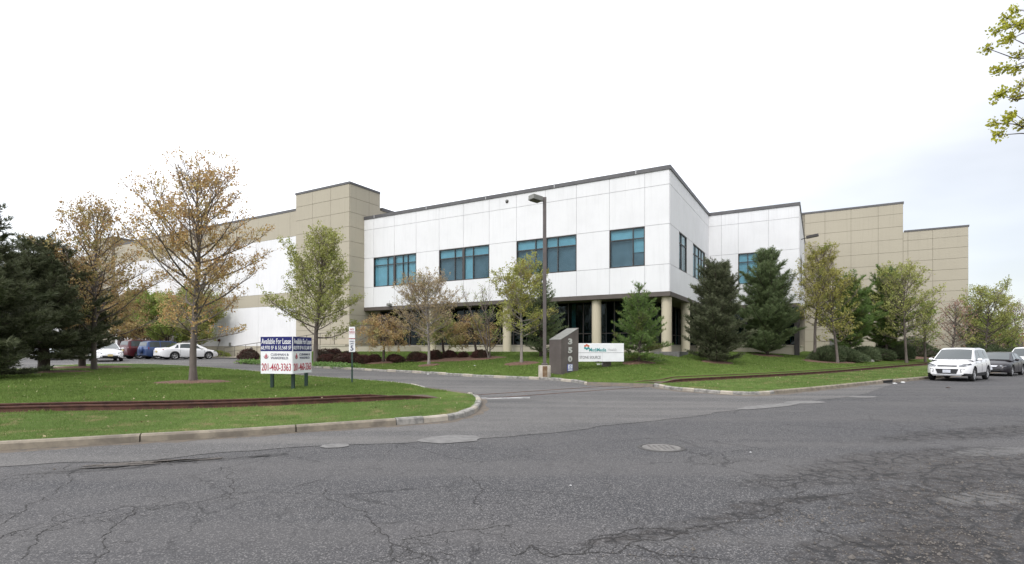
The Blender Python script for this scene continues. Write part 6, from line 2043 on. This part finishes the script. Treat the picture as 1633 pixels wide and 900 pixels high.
        for v in bmm.verts: v.co = Vector((v.co.x * .06 + mx, v.co.y * .11 + sg * (W + .07), v.co.z * .075 + zb + .09))
        me = bpy.data.meshes.new('mirror'); bmm.to_mesh(me); bmm.free()
        me.polygons.foreach_set('use_smooth', [True] * len(me.polygons)); link('mirror', me, root, paint_)
        # door gaps and handles
        for xg in s['gaps']:
            rows = [Vector((xg + (.0 if z < .7 else .02), 0, z)) for z in np.linspace(s['sill'] + .10, interp(belt, xg) - .02, 5)]
            m = MB()
            for a, b in zip(rows[:-1], rows[1:]):
                def yy(z, x=xg):
                    zs = interp(belt, x); h = (z - s['sill']) / (zs - s['sill']); return plan(x) * (1 - .045 * (1 - min(1, h / .35)) ** 2 - .055 * max(0, (h - .62) / .38) ** 2)
                m.box(a.x - .006, a.x + .006, sg * (yy(a.z) - .02), sg * (yy((a.z + b.z) / 2) + .004), a.z, b.z)
            m.build('door_gap', ['car_plastic'], root)
        for xg in s['handles']:
            z = interp(belt, xg) - .11
            MB().box(xg - .09, xg + .09, sg * (W * .965), sg * (W * .965 + .03), z - .015, z + .015).build('door_handle', [paint_], root, bevel=.006)
    for poly, mat in s['grille']: plaque('grille', lambda y, z: on_front(y, z, .026), poly, mat, .08)
    f = on_front(0, s['plate_z'], .045); MB().box(f.x - .03, f.x + .012, -.155, .155, s['plate_z'] - .075, s['plate_z'] + .075).build('licence_plate', [plate], root)
    f = on_rear(0, s['rplate_z'], .03); MB().box(f.x - .012, f.x + .03, -.155, .155, s['rplate_z'] - .075, s['rplate_z'] + .075).build('licence_plate', [plate], root)
    if spare:
        f = on_rear(0, .85)
        MB().lathe([(.001, f.x - .20), (.28, f.x - .20), (.335, f.x - .16), (.345, f.x - .06), (.33, f.x + .02)], 28, 'x', (0, .05, .86)).build('spare_wheel_cover', [paint_], root)
    if roof_rails:
        for sg in (1, -1):
            P = [side_pt(x, 1, sg, .0) + Vector((0, -sg * .05, .05 if i not in (0, 5) else .01)) for i, x in enumerate(np.linspace(s['rs'][1] + .1, s['ws'][1] - .1, 6))]
            MB().tube(P, .018, 6).build('roof_rail', ['chrome'], root)
    return root

SUV = dict(cat='suv', wb=2.69, w=1.84, fo=.88, ro=.95, rw=.355, sill=.25,
    belt=[(-2.3, .95), (-2.2, 1.06), (-1.4, 1.08), (0, 1.02), (.85, .98), (1.6, .90), (2.05, .80), (2.16, .70), (2.23, .56)],
    deck=[(-2.3, .96), (-2.2, 1.08), (-1.4, 1.10), (.7, 1.10), (1.0, 1.09), (1.7, 1.00), (2.05, .88), (2.16, .76), (2.23, .60)],
    roof=[(-2.18, 1.05), (-1.95, 1.50), (-1.75, 1.60), (-.9, 1.66), (.1, 1.645), (.42, 1.56), (1.22, 1.05)], ws=(1.20, .38), rs=(-2.16, -1.9),
    side=[(-.02, .92, -.02, .28), (-.98, -.10, -.98, -.10), (-1.85, -1.08, -1.60, -1.08)], tum=.30,
    head=[(.44, .80), (.62, .86), (.86, .90), (.88, .84), (.70, .76), (.46, .735)], tail=[(.66, 1.16), (.80, 1.14), (.86, .95), (.70, .90), (.60, .98)],
    fog=[(.53, .62), (.66, .63), (.84, .50), (.85, .42), (.55, .44)], gaps=[1.0, -.04, -.98], handles=[.22, -.78],
    grille=[([(-.40, .80), (.40, .80), (.38, .735), (-.38, .735)], 'car_plastic'), ([(-.46, .62), (.46, .62), (.37, .38), (-.37, .38)], 'car_plastic'), ([(-.62, .36), (.62, .36), (.55, .27), (-.55, .27)], 'rim_alloy')], plate_z=.50, rplate_z=.80)
SED = dict(cat='sedan', wb=2.70, w=1.80, fo=.90, ro=1.05, rw=.325, sill=.22,
    belt=[(-2.4, .72), (-2.33, .90), (-1.6, .97), (-.6, .95), (.6, .90), (1.3, .82), (1.9, .72), (2.15, .62), (2.25, .48)],
    deck=[(-2.4, .76), (-2.33, .98), (-1.7, 1.03), (-.6, 1.0), (.8, .97), (1.4, .90), (1.95, .78), (2.15, .67), (2.25, .52)],
    roof=[(-1.75, 1.00), (-1.05, 1.34), (-.5, 1.42), (.1, 1.42), (.45, 1.36), (1.25, .94)], ws=(1.22, .42), rs=(-1.72, -1.02),
    side=[(.0, .88, .0, .30), (-.95, -.10, -.85, -.10), (-1.38, -1.05, -1.12, -1.02)], tum=.42, fnose=.34, rnose=.26,
    head=[(.46, .66), (.66, .70), (.84, .73), (.86, .67), (.70, .59), (.48, .585)], tail=[(.46, .90), (.80, .92), (.82, .80), (.50, .79)],
    fog=[(.55, .40), (.72, .42), (.78, .34), (.56, .32)], gaps=[.98, -.04, -.92], handles=[.16, -.82],
    grille=[([(-.38, .64), (.38, .64), (.32, .57), (-.32, .57)], 'chrome'), ([(-.50, .44), (.50, .44), (.46, .32), (-.46, .32)], 'car_plastic')], plate_z=.46, rplate_z=.70)
BOX = dict(SUV); BOX.update(cat='suv', wb=2.6, ro=.90, belt=[(-2.2, 1.0), (-2.12, 1.10), (0, 1.06), (.85, 1.02), (1.6, .94), (2.0, .82), (2.18, .60)], deck=[(-2.2, 1.02), (-2.12, 1.12), (.7, 1.12), (1.0, 1.11), (1.7, 1.02), (2.0, .88), (2.18, .64)],
    roof=[(-2.15, 1.10), (-2.02, 1.60), (-1.7, 1.72), (.1, 1.72), (.45, 1.62), (1.12, 1.08)], ws=(1.10, .42), rs=(-2.14, -2.0), rw=.36,
    side=[(-.02, .86, -.02, .30), (-.95, -.10, -.95, -.10), (-1.92, -1.05, -1.85, -1.05)], tail=[(.72, 1.15), (.86, 1.12), (.88, .85), (.76, .82)], rnose=.10)

def hd(x, y): return math.atan2(y, x)
hs = hd(-.79, -.613)
def gl(x, y): return Vector((x, y, float(G0(x, y))))
CARS = 'cars parked along the street'
make_car('white suv with roof rails parked first behind the storm drain', gl(23.42, 27.83), hs, 'paint_white', SUV, 'plate_white', CARS, dark_low=True, roof_rails=True)
make_car('dark sedan parked behind the white suv on the street', gl(30.0, 32.75), hd(-.80, -.60), 'paint_dark', SED, 'plate_white', CARS)
make_car('white suv partly cut by the right edge behind the dark sedan', gl(35.3, 36.3), hd(-.80, -.60), 'paint_white', BOX, 'plate_white', CARS)
LOT = 'cars in the car park by the warehouse'
hw = hd(.5, .866)
make_car('white sedan seen from the side at the end of the parked row', gl(-28.2, 46.2), hd(.60, .80), 'paint_white', SED, 'plate_yellow', LOT)
blue_ = make_car('blue suv with a covered spare wheel on its back', gl(-30.9, 47.6), hw, 'paint_blue', BOX, 'plate_yellow', LOT, spare=True)
blue_.scale = (.94, .94, .93)
make_car('maroon suv parked left of the blue one', gl(-33.4, 49.0), hw, 'paint_maroon', BOX, 'plate_yellow', LOT)
make_car('silver sedan half hidden between the maroon suv and the white sedan', gl(-36.2, 50.6), hd(-.5, -.866), 'paint_silver', SED, 'plate_yellow', LOT)
make_car('white sedan facing the street beside the smaller dark pine', gl(-31.6, 41.3), hd(.70, -.714), 'paint_white', SED, 'plate_yellow', LOT)
make_car('silver suv seen between the two dark pine trunks', gl(-38.2, 44.0), hd(.6, -.8), 'paint_silver', BOX, 'plate_yellow', LOT)
make_car('white sedan almost hidden behind the broad dark pine', gl(-41.8, 47.8), hd(.5, -.866), 'paint_white', SED, 'plate_yellow', LOT)

# ---- far right: low red-trimmed building and power lines
simple('brick_far', (0.32, 0.22, 0.17), .9, (0.26, 0.18, 0.14), 2)
simple('red_trim', (0.42, 0.07, 0.05), .6)
u = (1612 - 816.5) / FOC
o = empty('far_building', (u * 78, 78, .3), R(-30), label='low tan building with a red band far off at the right edge', cat='building')
MB().box(-2, 14, 0, 9, 0, 3.0).build('wall', ['brick_far'], o)
MB().box(-2.1, 14.1, -.15, 9.1, 3.0, 3.6).build('roof_band', ['red_trim'], o)
MB().box(1.0, 6.5, -.22, -.155, 3.15, 3.42).build('sign_strip', ['sign_white'], o)
for k in range(4): MB().box(-.5 + k * 3.2, 1.3 + k * 3.2, -.03, -.005, .9, 2.3).build('window', ['frame_dark'], o)
pl = empty('power_line', (62, 66, 0), label='thin power lines running off beyond the end of the building', cat='power lines')
for k, (z0_, z1_) in enumerate(((13.2, 9.2), (12.6, 8.6))):
    P = [(-14 + 54 * t, 18 + 14 * t, z0_ + (z1_ - z0_) * t - 1.0 * math.sin(PI * t)) for t in np.linspace(0, 1, 12)]
    MB().tube(P, .022, 4).build('wire', ['frame_dark'], pl)
MB().tube([(40, 32, 0), (40, 32, 10.5)], [.18, .12], 8).build('pole', ['bark_dark'], pl)
